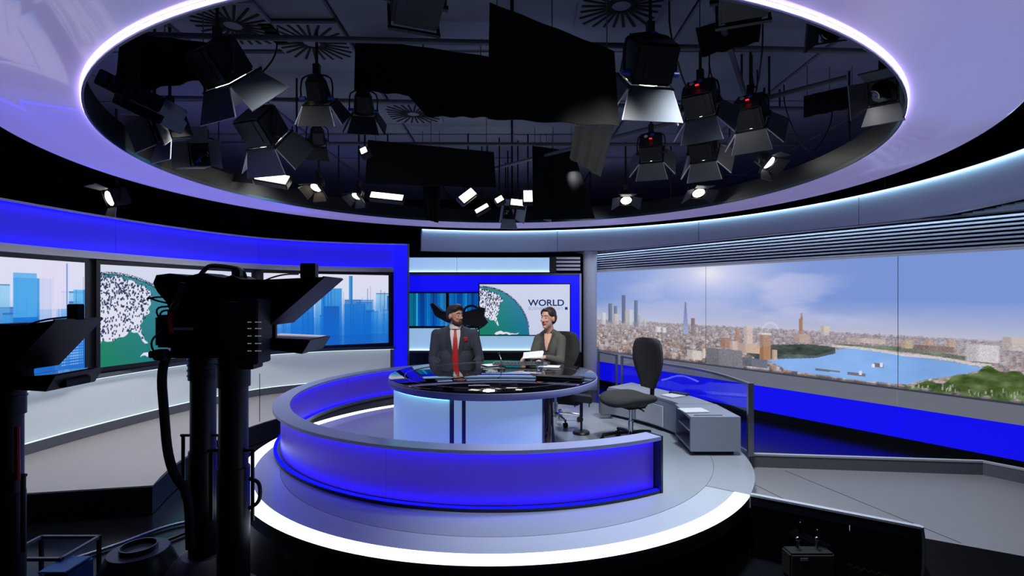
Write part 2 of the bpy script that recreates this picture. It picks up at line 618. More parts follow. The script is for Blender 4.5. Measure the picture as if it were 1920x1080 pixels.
# recess contents behind the opening
ct = thing('equipment_case', 'small black case with two chrome knobs in the recess under the right floor', 'case', (2.0, 3.48, ZF))
MB().rbox((2.0, 3.46, -0.35), (0.3, 0.12, 0.17), 0.012).build('body', 'black_matte', ct)
for dx in (-0.07, 0.06):
    MB().cyl((2.0 + dx, 3.46, -0.27), (2.0 + dx, 3.46, -0.2), 0.014, 0.01, 12).ball((2.0 + dx, 3.46, -0.19), 0.017).build('knob', 'chrome', ct)
MB().box((2.0 - 0.06, 3.398, -0.3), (0.05, 0.004, 0.018)).build('name_plate', 'mid_grey', ct)
mb = MB()
for i in range(36):
    mb.ball((2.17 + i * 0.0075, 3.30 - i * 0.004, -0.405 + 0.008 * math.sin(i * 1.3)), (0.008, 0.008, 0.007), 6)
tag(mb.build('gold_garland', 'gold'), 'thin gold garland lying on the dark floor at the frame bottom', 'garland')

# ------------------------------------------------------------------ blue curved barrier
bar = thing('curved_barrier', 'low curved blue backlit barrier with steel top ringing the stage', 'barrier', (sx, sy, 0))
B0, B1 = -248.0, -58.4
MB().sector(C, 2.175, 2.325, 0.392, 0.418, B0, B1, 110).build('top_cap', 'desk_rim', bar)
MB().sector(C, 2.175, 2.318, 0.002, 0.024, B0, B1, 110).build('bottom_lip', 'dark_steel', bar)
cuts = [-248, -205, -172, -146, -110, B1 - 0.25]
for a, b in zip(cuts, cuts[1:]):
    MB().sector(C, 2.234, 2.256, 0.024, 0.392, a + 0.06, b - 0.06, 30).build('front_panel', 'blue_panel', bar)
for a, b in ((-248, -205), (-205, -160), (-160, -110), (-110, -58.6)):
    MB().sector(C, 2.218, 2.232, 0.07, 0.392, a + 0.06, b - 0.06, 30).build('inner_panel', 'blue_panel', bar)
    MB().sector(C, 2.182, 2.232, 0.024, 0.068, a, b, 30).build('kick_strip', 'mid_grey', bar)
MB().sector(C, 2.292, 2.312, 0.386, 0.3915, B0, B1 - 0.4, 100).build('upper_light', 'led_blue', bar)
MB().sector(C, 2.286, 2.314, 0.0245, 0.029, B0, B1 - 0.4, 100).build('lower_light', 'led_blue', bar)
MB().sector(C, 2.18, 2.196, 0.386, 0.3915, B0, B1 - 0.4, 100).build('upper_light', 'led_blue', bar)
MB().sector(C, 2.187, 2.198, 0.0685, 0.073, B0, B1 - 0.4, 100).build('lower_light', 'led_blue', bar)
MB().sector(C, 2.19, 2.30, ZF + 0.005, 0.0, B0, -172, 60).build('base_skirt', 'mid_grey', bar)
MB().sector(C, 2.175, 2.325, 0.0, 0.42, B1 - 0.1, B1 + 0.4, 2).build('end_plate', 'dark_steel', bar)

# ------------------------------------------------------------------ desk
DX, DY, DR = -0.17, 4.72, 0.944
desk = thing('presenter_desk', 'round black glass presenter desk with pale lit curved front', 'desk', (DX, DY, 0))
MB().lathe([(0, 0.728), (DR - 0.012, 0.728), (DR - 0.004, 0.732), (DR - 0.004, 0.738), (DR - 0.012, 0.741), (0, 0.741)], (DX, DY, 0), 128).build('desktop', 'black_glass', desk)
MB().lathe([(DR - 0.10, 0.672), (DR - 0.004, 0.672), (DR, 0.678), (DR, 0.724), (DR - 0.006, 0.7275), (DR - 0.10, 0.7275)], (DX, DY, 0), 128).build('rim', 'desk_rim', desk)
MB().lathe([(0.80, 0.7412), (0.805, 0.7412), (0.805, 0.7418), (0.80, 0.7418)], (DX, DY, 0), 96).build('etched_ring', 'mid_grey', desk)


def ang(px):                      # where the sight line through px meets the panel's circle
    k = (px - 960) / 960
    A, B, Cc = 1 + k * k, -2 * (k * DX + DY), DX * DX + DY * DY - 0.90 ** 2
    y = (-B - math.sqrt(B * B - 4 * A * Cc)) / (2 * A)
    return math.degrees(math.atan2(y - DY, k * y - DX))


a843, a851, a866, a873, a1018 = ang(843), ang(851), ang(866), ang(873), ang(1017)
for a, b, m in ((-205, a843, 'desk_lit'), (a851, a866, 'desk_lit'), (a873, a1018, 'desk_lit')):
    MB().sector((DX, DY), 0.87, 0.897, 0.02, 0.672, a, b, 30).build('front_panel', m, desk)
for a, b in ((a843, a851), (a866, a873), (a1018, a1018 + 1.3)):
    MB().sector((DX, DY), 0.86, 0.90, 0.0, 0.672, a, b, 4).build('mullion', 'mid_grey', desk)
MB().sector((DX, DY), 0.86, 0.92, 0.0, 0.02, -205, a1018, 40).build('plinth', 'dark_steel', desk)
MB().sector((DX, DY), 0.900, 0.925, 0.664, 0.6715, -205, a843, 40).build('upper_light', 'led_cyan', desk)
MB().sector((DX, DY), 0.900, 0.918, 0.0205, 0.026, a873, a1018, 40).build('lower_light', 'led_white', desk)
MB().tube([(DX + 0.42, DY - 0.1, 0.67), (DX + 0.42, DY - 0.1, 0.02)], 0.03, 14).cyl((DX + 0.42, DY - 0.1, 0.0), (DX + 0.42, DY - 0.1, 0.02), 0.2, 0.19, 24).build('leg', 'steel', desk)
mb = MB()
for i in range(7):
    x0 = DX + 0.43 + random.uniform(-0.03, 0.05)
    y0 = DY - 0.78 + random.uniform(-0.02, 0.06)
    mb.tube([(x0, y0, 0.67), (x0 + random.uniform(-.03, .05), y0, 0.5), (x0 + random.uniform(-.02, .06), y0 + .02, 0.36), (x0 + random.uniform(-.05, .02), y0, 0.25)], 0.008, 6, mi=i % 3, smooth=2)
tag(mb.build('cable_bundle', ['black_plastic', 'brown_board', 'orange']), 'bundle of brown and black cables hanging beside the desk front', 'cables')
mb = MB().tube([(0.30, 3.86, 0.68), (0.31, 3.87, 0.4), (0.30, 3.88, 0.02), (0.36, 4.0, 0.012), (0.52, 4.08, 0.012), (0.62, 4.3, 0.012), (0.7, 4.9, 0.012)], 0.007, 6, smooth=2)
tag(mb.build('floor_cable', 'black_plastic'), 'black cable running from the desk front across the stage floor', 'cable')

# ------------------------------------------------------------------ things on the desk
ZD = 0.7415


def sheet(name, px, py, w_, h_, rz, label, cat, m='paper', thick=0.004, group=None, z=ZD + 0.0005):
    p = G(px, py, z)
    R = Matrix.Rotation(rz, 3, 'Z')
    o = MB().box(p + Vector((0, 0, thick / 2)), (w_, h_, thick), R=R).build(name, m, smooth=0)
    return tag(o, label, cat, group)


lap = thing('laptop', 'closed dark laptop lying at the right rim of the black desk', 'laptop', (0.42, 4.55, ZD))
R = Matrix.Rotation(-0.35, 3, 'Z')
pl = G(1050, 712, ZD)
MB().rbox(pl + Vector((0, 0, 0.012)), (0.40, 0.12, 0.02), 0.006, R=R).build('base', 'dark_grey', lap)
MB().rbox(pl + Vector((0, 0, 0.027)), (0.40, 0.12, 0.008), 0.003, R=R).build('lid', 'black_plastic', lap)
kb = thing('keyboard_tray', 'slim grey keyboard tray in front of the woman on the desk', 'keyboard', (0.1, 4.9, ZD))
pk = G(968, 684, ZD)
R = Matrix.Rotation(-0.06, 3, 'Z')
MB().rbox(pk + Vector((0.04, 0.0, 0.012)), (0.56, 0.16, 0.02), 0.006, R=R).build('tray', 'mid_grey', kb)
mb = MB()
for i in range(15):
    for j in range(4):
        mb.box(pk + R @ Vector((-0.21 + i * 0.034, -0.05 + j * 0.033, 0.026)), (0.027, 0.026, 0.008), R=R)
tag(mb.build('keys', 'dark_grey', kb, smooth=0), kind='stuff')
for i, (px, py, rz, lab) in enumerate([
        (996, 677, 0.2, 'white script sheet lying flat under the hands of the woman'),
        (1030, 687, -0.2, 'white script sheet beside the water glass'),
        (925, 684, 0.5, 'white paper sheet near the middle of the desk between the two people')]):
    sheet('script_sheet', px, py, 0.21, 0.16, rz, lab, 'paper', thick=0.002, group='script sheets on the desk', z=ZD + 0.0005)
gl = thing('water_glass', 'clear water tumbler standing on the desk in front of the woman', 'glass', G(1012, 699, ZD))
g = G(1012, 699, ZD)
MB().lathe([(0, 0.0), (0.03, 0.0), (0.036, 0.1), (0.033, 0.1), (0.028, 0.012), (0, 0.012)], g, 24).build('tumbler', 'clear_glass', gl)
MB().lathe([(0, 0.013), (0.027, 0.013), (0.030, 0.05), (0, 0.05)], g, 24).build('water', 'water_glass', gl)
mic = thing('desk_microphone', 'small black gooseneck microphone on the desk beside the man', 'microphone', G(940, 693, ZD))
g = G(940, 693, ZD)
MB().cyl(g, g + Vector((0, 0, 0.015)), 0.04, 0.035, 20).build('base', 'black_plastic', mic)
MB().tube([g + Vector((0, 0, 0.01)), g + Vector((0, 0, 0.09)), g + Vector((-0.02, 0.04, 0.14))], 0.005, 8, smooth=2).build('gooseneck', 'steel', mic)
MB().ball(g + Vector((-0.025, 0.05, 0.15)), (0.014, 0.02, 0.014)).build('capsule', 'black_matte', mic)
pn = thing('pen_tray', 'flat black tray with chrome edge on the front part of the desk', 'tray', G(900, 727, ZD))
g = G(898, 726, ZD)
MB().rbox(g + Vector((0, 0.02, 0.006)), (0.17, 0.05, 0.01), 0.004).build('tray', 'black_plastic', pn)
MB().box(g + Vector((0, 0.048, 0.013)), (0.1, 0.004, 0.004)).build('trim', 'chrome', pn)

# ------------------------------------------------------------------ office chair (and the two under the presenters)


def make_chair():
    r = thing('office_chair', 'empty dark grey office chair standing right of the desk', 'chair', (0, 0, 0))
    mb = MB()
    nu, nv = 28, 12
    vs_, fs = [], []
    pw = lambda v_, e_: math.copysign(abs(v_) ** e_, v_)
    for j in range(nv + 1):
        p_ = -PI / 2 + PI * j / nv
        for i in range(nu):
            t_ = 2 * PI * i / nu
            x = 0.245 * pw(math.cos(p_), 0.55) * pw(math.cos(t_), 0.55) - 0.03
            y = 0.235 * pw(math.cos(p_), 0.55) * pw(math.sin(t_), 0.55)
            z = 0.052 * pw(math.sin(p_), 0.8)
            z += 0.44 - 0.55 * max(0, -x - 0.1) ** 2 * 2 + 0.5 * y * y - 0.02 * math.exp(-(x * x + y * y) / 0.02)
            vs_.append((x, y, z))
    for j in range(nv):
        for i in range(nu):
            fs.append((j * nu + i, j * nu + (i + 1) % nu, (j + 1) * nu + (i + 1) % nu, (j + 1) * nu + i))
    mb.add(vs_, fs)
    mb.build('seat', 'chair_cloth', r, local=True, smooth=60)
    MB().ball((0.0, 0, 0.405), (0.19, 0.17, 0.045), 18).build('seat_shell', 'black_plastic', r, local=True)
    # backrest, facing -x, tapering to the waist
    prof = [(0.05, 0.10, 0.535), (0.10, 0.13, 0.60), (0.16, 0.19, 0.70), (0.19, 0.225, 0.80), (0.20, 0.225, 0.90), (0.20, 0.20, 0.98), (0.19, 0.17, 1.015), (0.16, 0.10, 1.03)]
    vs_, fs = [], []
    n = 14
    for xoff, hw, z in [(0.215 + 0.02 * math.sin((z - 0.5) * 5), hw, z) for (_, hw, z) in prof]:
        for k in range(n):
            t = 2 * PI * k / n
            cx_ = math.copysign(abs(math.cos(t)) ** 0.6, math.cos(t)) * 0.03
            cy_ = math.copysign(abs(math.sin(t)) ** 0.6, math.sin(t)) * hw
            vs_.append((xoff + cx_ + 0.05 * (cy_ / 0.22) ** 2 * -0.6, cy_, z))
    m_ = len(prof)
    for i in range(m_ - 1):
        for k in range(n):
            fs.append((i * n + k, i * n + (k + 1) % n, (i + 1) * n + (k + 1) % n, (i + 1) * n + k))
    fs += [tuple(range(n - 1, -1, -1)), tuple(range((m_ - 1) * n, m_ * n))]
    MB().add(vs_, fs).build('backrest', 'chair_cloth', r, smooth=60, local=True)
    MB().tube([(0.1, 0, 0.37), (0.22, 0, 0.38), (0.262, 0, 0.42), (0.268, 0, 0.52), (0.262, 0, 0.75)], 0.022, 8, smooth=2).build('back_support', 'black_plastic', r, local=True)
    MB().rbox((0.02, 0, 0.375), (0.24, 0.2, 0.055), 0.02).build('seat_mechanism', 'black_plastic', r, local=True)
    MB().tube([(-0.02, -0.08, 0.375), (-0.02, -0.2, 0.37), (-0.03, -0.24, 0.365)], 0.008, 6).build('height_lever', 'black_plastic', r, local=True)
    MB().cyl((0, 0, 0.06), (0, 0, 0.22), 0.026, n=16).cyl((0, 0, 0.22), (0, 0, 0.36), 0.016, n=16).build('gas_lift', 'chrome', r, local=True)
    for k in range(5):
        a = 2 * PI * k / 5 + 0.15
        c_, s_ = math.cos(a), math.sin(a)
        b_ = MB().tube([(0.02 * c_, 0.02 * s_, 0.105), (0.14 * c_, 0.14 * s_, 0.098), (0.275 * c_, 0.275 * s_, 0.075)], 0.017, 8, smooth=1).build('base_arm', 'black_plastic', r, local=True)
        wh = MB()
        for s2 in (-1, 1):
            o_ = Vector((-s_, c_, 0)) * 0.014 * s2
            wh.cyl(Vector((0.275 * c_, 0.275 * s_, 0.027)) + o_ * 0.4, Vector((0.275 * c_, 0.275 * s_, 0.027)) + o_ * 1.4, 0.027, n=14)
        wh.cyl((0.275 * c_, 0.275 * s_, 0.03), (0.275 * c_, 0.275 * s_, 0.075), 0.009, n=8)
        wh.build('caster', 'black_matte', b_, local=True)
    return r


chair = make_chair()
CHG = 'dark grey office chairs on the stage'
chair['group'] = CHG
c2 = copy_tree(chair)
c2['label'] = 'dark office chair under the seated man in the navy suit'
c3 = copy_tree(chair)
c3['label'] = 'dark office chair with chrome base under the seated woman in the grey jacket'
chair.location = (1.17, 5.05, 0)
chair.rotation_euler = (0, 0, 0.42)
c2.location = (-0.66, 6.15, 0)
c2.rotation_euler = (0, 0, PI / 2)
c3.location = (0.50, 5.90, 0)
for ch_ in c3.children:
    if ch_.name.startswith('base_arm'):
        ch_.data = ch_.data.copy()
        ch_.data.materials[0] = MATS['chrome']
c3.rotation_euler = (0, 0, PI / 2 - 0.45)

# stand with black box, chrome tripod
t = thing('monitor_stand', 'black stand on round base holding a small black box under the desk rim', 'stand', (0.66, 4.9, 0))
b0 = Vector(G(1090, 813, 0.0))
t.location = b0
ORG[t.name] = b0
MB().lathe([(0, 0), (0.085, 0), (0.09, 0.012), (0.08, 0.028), (0.02, 0.034), (0, 0.034)], b0, 28).build('base', 'black_plastic', t)
MB().cyl(b0 + Vector((0, 0, .03)), b0 + Vector((0, 0, .2)), 0.012, n=12).cyl(b0 + Vector((0, 0, .18)), b0 + Vector((0, 0, .34)), 0.017, n=12).build('pole', 'black_plastic', t)
MB().rbox(b0 + Vector((0, 0, .15)), (0.035, 0.035, 0.05), 0.008).build('clamp', 'black_plastic', t)
MB().rbox(b0 + Vector((0.0, 0, .375)), (0.21, 0.16, 0.07), 0.008, R=Matrix.Rotation(0.12, 3, 'Y')).build('box', 'black_plastic', t)
for dx in (-0.075, 0.075):
    MB().tube([b0 + Vector((dx, -0.05, .34)), b0 + Vector((dx, -0.05, .29))], 0.006, 6).build('foot_pin', 'black_plastic', t)
# ------------------------------------------------------------------ console with glass screen
GL = smooth_line([(2.16, 4.64), (2.14, 5.22), (2.02, 5.65), (1.81, 6.0), (1.46, 6.8)], 2)
scr = thing('glass_screen', 'clear curved glass screen with slim steel frame behind the console', 'screen', (2.16, 4.64, 0))
MB().run(GL, -0.004, 0.004, 0.03, 0.64).build('glass_pane', 'clear_glass', scr)
MB().run(GL, -0.016, 0.016, 0.635, 0.66).build('top_rail', 'steel', scr)
MB().run(GL, -0.012, 0.012, 0.0, 0.03).build('bottom_rail', 'steel', scr)
MB().box((2.16, 4.64, 0.33), (0.05, 0.03, 0.66)).build('post', 'steel', scr)
MB().box((1.46, 6.8, 0.33), (0.03, 0.03, 0.66)).build('post', 'steel', scr)
scr2 = thing('glass_screen', 'short clear glass screen with steel posts beside the round pillar', 'screen', (1.4, 6.95, 0))
MB().run([(1.42, 6.95), (1.25, 7.4)], -0.004, 0.004, 0.03, 0.64).build('glass_pane', 'clear_glass', scr2)
MB().run([(1.42, 6.95), (1.25, 7.4)], -0.014, 0.014, 0.635, 0.655).build('top_rail', 'steel', scr2)
for p_ in ((1.42, 6.95), (1.25, 7.4)):
    MB().box((p_[0], p_[1], 0.33), (0.03, 0.03, 0.655)).build('post', 'steel', scr2)

ZK = 0.353
con = thing('end_cabinet', 'pale grey end cabinet of the low curved console with open side shelf', 'cabinet', (1.85, 4.9, 0))
# front board, back, top, bottom, shelf; the left side is open
fx0, fx1, fy, by = 1.62, 2.075, 4.645, 5.20
MB().box(((fx0 + fx1) / 2, fy + 0.012, 0.195), (fx1 - fx0, 0.024, ZK - 0.04)).build('end_panel', 'console_grey', con)
MB().hexa([(fx0, fy + .024, ZK - .022), (fx1, fy + .024, ZK - .022), (2.07, by, ZK - .022), (1.655, by, ZK - .022), (fx0, fy, ZK), (fx1, fy, ZK), (2.07, by, ZK), (1.655, by, ZK)]).build('worktop', 'console_grey', con)
MB().hexa([(fx0 + .01, fy + .024, .035), (fx1, fy + .024, .035), (2.07, by, .035), (1.665, by, .035), (fx0 + .01, fy + .024, .055), (fx1, fy + .024, .055), (2.07, by, .055), (1.665, by, .055)]).build('bottom_board', 'console_grey', con)
MB().hexa([(fx0 + .03, fy + .024, .185), (fx1 - .02, fy + .024, .185), (2.05, by, .185), (1.685, by, .185), (fx0 + .03, fy + .024, .2), (fx1 - .02, fy + .024, .2), (2.05, by, .2), (1.685, by, .2)]).build('shelf', 'white_plastic', con)
MB().hexa([(fx1 - .018, fy + .024, .035), (fx1, fy + .024, .035), (2.07, by, .035), (2.05, by, .035), (fx1 - .018, fy + .024, ZK - .022), (fx1, fy + .024, ZK - .022), (2.07, by, ZK - .022), (2.05, by, ZK - .022)]).build('back_board', 'dark_grey', con)
MB().box(((1.66 + 2.07) / 2, by - 0.01, 0.185), (0.41, 0.02, 0.30)).build('divider', 'console_grey', con)
MB().box((1.86, 4.95, 0.0175), (0.36, 0.48, 0.035)).build('plinth', 'dark_grey', con)
MB().box((1.80, 4.70, ZK + 0.002), (0.26, 0.012, 0.004)).build('cable_slot', 'dark_grey', con)
mid = thing('curved_console', 'low curved grey console unit running back behind the empty office chair', 'console', (1.7, 5.6, 0))
fr = smooth_line([(1.70, 5.21), (1.66, 5.4), (1.48, 5.78), (1.16, 6.17)], 2)
bk = smooth_line([(2.06, 5.21), (1.98, 5.6), (1.78, 5.95), (1.52, 6.5)], 2)
poly = [(p.x, p.y) for p in fr] + [(p.x, p.y) for p in reversed(bk)]
MB().prism(poly, ZK - 0.022, ZK).build('worktop', 'console_grey', mid, smooth=20)
MB().run(fr, -0.02, -0.002, 0.035, ZK - 0.022).build('front_board', 'console_grey', mid)
MB().run([fr[-1], bk[-1]], 0.0, 0.018, 0.035, ZK - 0.022).build('side_board', 'console_grey', mid)
MB().run(fr, -0.06, -0.045, 0.0, 0.034).build('plinth', 'dark_grey', mid)
for i, (px, py, w_, rz, lab) in enumerate([(1300, 770, 0.24, 0.1, 'loose white papers on the end cabinet of the console'),
                                           (1262, 742, 0.2, 0.5, 'white sheet and tray on the curved console beside the glass screen')]):
    sheet('paper_stack', px, py, w_, 0.17, rz, lab, 'paper', thick=0.008, z=ZK + 0.0045, group='papers on the console')
tr = thing('console_tray', 'thin dark tray lying on the curved console behind the office chair', 'tray', G(1290, 746, ZK))
g = G(1292, 748, ZK)
MB().rbox(g + Vector((-0.03, 0.24, 0.012)), (0.2, 0.1, 0.022), 0.004, R=Matrix.Rotation(-0.9, 3, 'Z')).build('tray_body', 'dark_grey', tr)
tag(MB().rbox((1.12, 6.08, 0.16), (0.16, 0.14, 0.22), 0.01).build('metal_box', 'mid_grey'), 'grey metal box under the front of the office chair seat', 'box')
wp = thing('leaning_board', 'pale curved board leaning against the front of the curved console', 'board', (1.5, 5.5, 0))
bl = cut_line(fr, 0.25, 0.62, 8)
MB().run(bl, 0.004, 0.016, 0.05, 0.27).build('board', 'white_plastic', wp)

# ------------------------------------------------------------------ left video wall
lw = thing('video_wall', 'curved left set wall with blue lit header and white lit base', 'set wall', (-4.6, 7.3, -0.2))
for a, b in ((0.0, 0.22), (0.22, 0.40), (0.40, 0.68), (0.68, 0.985)):
    MB().run(cut_line(LW, a + 0.0006, b - 0.0006, 12), 0.0, 0.03, 1.98, 2.40).build('header_panel', 'blue_header', lw)
MB().run(LW, -0.05, 0.03, 2.40, 2.425).build('top_cap', 'silver', lw)
MB().run(LW, -0.06, 0.02, 1.895, 1.98).build('silver_trim', 'silver', lw)
MB().run(LW, 0.0, 0.03, 0.50, 1.895).build('surround', 'black_plastic', lw)
MB().run(LW, -0.07, 0.03, 0.465, 0.515).build('ledge', 'mid_grey', lw)
for a, b in ((0.0, 0.262), (0.262, 0.60), (0.60, 0.985)):
    MB().run(cut_line(LW, a + 0.0006, b - 0.0006, 14), 0.0, 0.03, -0.09, 0.465).build('base_panel', 'white_lit', lw)
MB().run(LW, -0.06, 0.03, -0.195, -0.09).build('baseboard', 'mid_grey', lw)
MB().run(LW, -0.048, -0.034, 2.393, 2.399).build('header_light', 'led_blue', lw)
MB().run(LW, -0.055, -0.04, 1.981, 1.986).build('header_light', 'led_blue', lw)
MB().run(LW, -0.05, -0.03, 0.456, 0.464).build('base_light', 'led_apron', lw)
MB().run(LW, -0.045, -0.03, -0.089, -0.082).build('base_light', 'led_apron', lw)
cx0, cx1 = P(738, 0, 9.5).x, P(764, 0, 9.5).x
MB().box(((cx0 + cx1) / 2, 9.53, 1.10), (cx1 - cx0, 0.06, 2.58)).build('blue_column', 'blue_bright', lw)
MB().box((cx1 + 0.012, 9.53, 1.11), (0.018, 0.09, 2.62)).build('edge_strip', 'mid_grey', lw)
MB().box((cx0 - 0.03, 9.50, 0.14), (0.05, 0.05, 0.64)).build('edge_post', 'mid_grey', lw)

ZS0, ZS1 = 0.59, 1.83


def blank(Wd, Hd, top, bottom):
    v = np.linspace(0, 1, Hd)[:, None, None]
    return np.broadcast_to(np.array(top, float) * (1 - v) + np.array(bottom, float) * v, (Hd, Wd, 3)).copy()


def rect(img, u0, v0, u1, v1, col, a=1.0):
    Hd, Wd = img.shape[:2]
    s = (slice(max(0, int(v0 * Hd)), max(0, int(v1 * Hd))), slice(max(0, int(u0 * Wd)), max(0, int(u1 * Wd))))
    img[s] = img[s] * (1 - a) + np.array(col, float) * a


def skyline(seed, tall):
    rng = np.random.RandomState(seed)
    img = blank(260, 200, (226, 224, 244), (205, 225, 250))
    for k in range(26):
        u = rng.uniform(-0.05, 1)
        w_ = rng.uniform(0.03, 0.14)
        v = rng.uniform(0.18, 0.72)
        c_ = [(30, 130, 215), (70, 170, 235), (20, 100, 195), (110, 195, 240), (10, 80, 175)][k % 5]
        rect(img, u, v, u + w_, 1, c_, rng.uniform(0.35, 0.75))
        rect(img, u, v, u + w_, v + 0.012, (20, 70, 140), 0.5)
    for (u, v, w_, c_) in tall:
        rect(img, u, v, u + w_, 1, c_, 0.85)
        for q in range(4):
            uu = u + w_ * rng.uniform(0, 1)
            rect(img, uu, v, uu + 0.006, 1, (20, 90, 170), 0.5)
    for k in range(22):
        u = rng.uniform(0, 1)
        v = rng.uniform(0.1, 0.6)
        rect(img, u, v, u + 0.005, v + rng.uniform(0.2, 0.5), (70, 90, 150), 0.45)
    v = np.linspace(0, 1, 200)[:, None, None]
    k_ = np.clip(v * 1.7 - 0.55, 0, 0.75)
    img = img * (1 - k_) + np.array((12, 104, 208)) * k_
    rect(img, 0, 0.86, 1, 1, (15, 90, 190), 0.35)
    return img


def in_poly(X, Y, poly):
    ins = np.zeros(X.shape, bool)
    n = len(poly)
    for i in range(n):
        x0, y0 = poly[i]
        x1, y1 = poly[(i + 1) % n]
        c_ = ((y0 > Y) != (y1 > Y)) & (X < (x1 - x0) * (Y - y0) / ((y1 - y0) if y1 != y0 else 1e-9) + x0)
        ins ^= c_
    return ins


def globe(Wd, Hd, cx_, cy_, rad, land, asp, bg=(214, 220, 240), seed=3, land2=()):
    """a sphere with a dotted continent; coordinates are u 0..1, v 0..1 down; rad in units of the height"""
    rng = np.random.RandomState(seed)
    img = blank(Wd, Hd, bg, tuple(b - 6 for b in bg))
    U, V = np.meshgrid((np.arange(Wd) + .5) / Wd, (np.arange(Hd) + .5) / Hd)
    d = np.hypot((U - cx_) * asp, V - cy_)
    k = np.clip((U - 0.0) * 1.5, 0, 1)[..., None]
    g_ = np.array((24, 128, 96)) * (1 - k) + np.array((30, 112, 160)) * k
    up = np.clip(1 - V / 0.9, 0, 1)[..., None]
    g_ = g_ * (1 - 0.45 * up) + np.array((110, 160, 205)) * 0.45 * up
    on = d < rad
    img[on] = g_[on]
    rimm = (d > rad * 0.985) & (d < rad * 1.02) & (rng.rand(Hd, Wd) > 0.35) & (V < cy_ - 0.15)
    img[rimm] = (34, 46, 78)
    wob = 0.012 * np.sin(U * 90) + 0.010 * np.sin(V * 80 + U * 40)
    lm = in_poly(U + wob * 0.5, V + wob, land)
    for l2 in land2:
        lm |= in_poly(U + wob * 0.3, V + wob * 0.6, l2)
    lm &= d < rad * 1.02
    img[lm] = (226, 228, 244)
    ys, xs = np.nonzero(in_poly(U, V, land) & (d < rad * 1.02))
    n = int(len(ys) * 0.07)
    pick = rng.choice(len(ys), n, replace=False)
    for y, x in zip(ys[pick], xs[pick]):
        h = 2 + rng.randint(0, 3)
        if rng.rand() < 1.15 - V[y, x]:
            img[max(0, y - h):y + 1, x:x + 2] = (38, 56, 92)
    return img


def screen(label, a, b, img, name='video_screen'):
    """a flat panel from the floor-plan point a (its left end) to b"""
    a, b = Vector((a[0], a[1], 0)), Vector((b[0], b[1], 0))
    d_ = (b - a).normalized()
    nrm = Vector((d_.y, -d_.x, 0))            # towards the studio
    t_ = thing(name, label, 'screen', (a + b) / 2 + Vector((0, 0, ZS0)), 'video screens of the left set wall')
    z0, z1 = ZS0 - 0.05, ZS1 + 0.05
    bz = 0.045
    mb_ = MB()
    for p0, p1, za, zb in ((a - d_ * bz, a, z0, z1), (b, b + d_ * bz, z0, z1), (a, b, z0, ZS0), (a, b, ZS1, z1)):
        q = [p0 - nrm * .03, p1 - nrm * .03, p1 + nrm * .022, p0 + nrm * .022]
        mb_.hexa([Vector((k.x, k.y, za)) for k in q] + [Vector((k.x, k.y, zb)) for k in q])
    mb_.build('bezel', 'black_plastic', t_, smooth=0)
    p = a + nrm * 0.012
    q = b + nrm * 0.012
    canvas_mesh('picture', img, [(p.x, p.y, ZS0), (q.x, q.y, ZS0), (q.x, q.y, ZS1), (p.x, p.y, ZS1)], t_)
    return t_


p1b, p2a = P(157, 0, 5.85), P(186, 0, 6.16)
p2b, p3a = P(470, 0, 8.35), P(494, 0, 8.45)
p3b = P(728, 0, 9.45)
sky1 = skyline(4, [(0.60, 0.16, 0.20, (70, 165, 235)), (0.66, 0.50, 0.16, (0, 120, 210)), (0.93, 0.25, 0.1, (90, 180, 240))])
for i in range(12):
    for j in range(16):
        rect(sky1, 0.86 + i * 0.011, 0.55 + j * 0.024, 0.866 + i * 0.011, 0.562 + j * 0.024, (190, 230, 255), 0.7)
rect(sky1, 0.735, 0.02, 0.90, 0.42, (228, 220, 246), 0.85)
rect(sky1, 0.735, 0.42, 0.83, 0.62, (214, 214, 246), 0.7)
rect(sky1, 0.885, 0.02, 0.895, 0.7, (40, 120, 200), 0.7)
rect(sky1, 0.60, 0.12, 0.72, 0.5, (72, 168, 236), 0.75)
rect(sky1, 0.60, 0.48, 0.73, 1, (0, 112, 208), 0.8)
screen('left video screen of blue glass towers behind the camera at the frame edge', (-5.04, 3.9), (p1b.x, p1b.y), sky1)
us = [(-0.02, 0.13), (0.10, 0.11), (0.22, 0.15), (0.30, 0.20), (0.36, 0.25), (0.38, 0.33), (0.35, 0.40), (0.345, 0.47), (0.32, 0.55), (0.29, 0.61), (0.30, 0.70), (0.335, 0.79),
      (0.32, 0.80), (0.285, 0.72), (0.26, 0.67), (0.20, 0.68), (0.14, 0.71), (0.10, 0.75), (0.05, 0.74), (0.0, 0.76), (-0.02, 0.74)]
us = [(u_ * 0.74 if u_ > 0 else u_, v_) for u_, v_ in us]
cuba = [(0.215, 0.95), (0.23, 0.91), (0.28, 0.88), (0.34, 0.90), (0.37, 0.93), (0.31, 0.915), (0.26, 0.93)]
screen('middle video screen of the left wall showing a globe with dotted map', (p2a.x, p2a.y), (p2b.x, p2b.y),
       globe(300, 200, 0.05, 1.05, 0.96, us, 2.34 / 1.24, land2=(cuba,)))
sky3 = skyline(11, [(0.44, 0.20, 0.16, (40, 140, 225)), (0.46, 0.45, 0.12, (20, 90, 190)), (0.66, 0.02, 0.03, (60, 160, 225)), (0.62, 0.42, 0.18, (40, 130, 215)), (0.2, 0.34, 0.18, (30, 130, 220))])
screen('right video screen of the left wall with a blue tower skyline', (p3a.x, p3a.y), (p3b.x, p3b.y), sky3)

# ------------------------------------------------------------------ back portal
YB = 10.2


def zx(px):
    return (px - 960) * YB / 960


def zz(py):
    return CAMZ - (py - 555) * YB / 960


bp = thing('back_portal', 'blue lit back portal framing the screens behind the presenters', 'set wall', (0, YB, ZF))


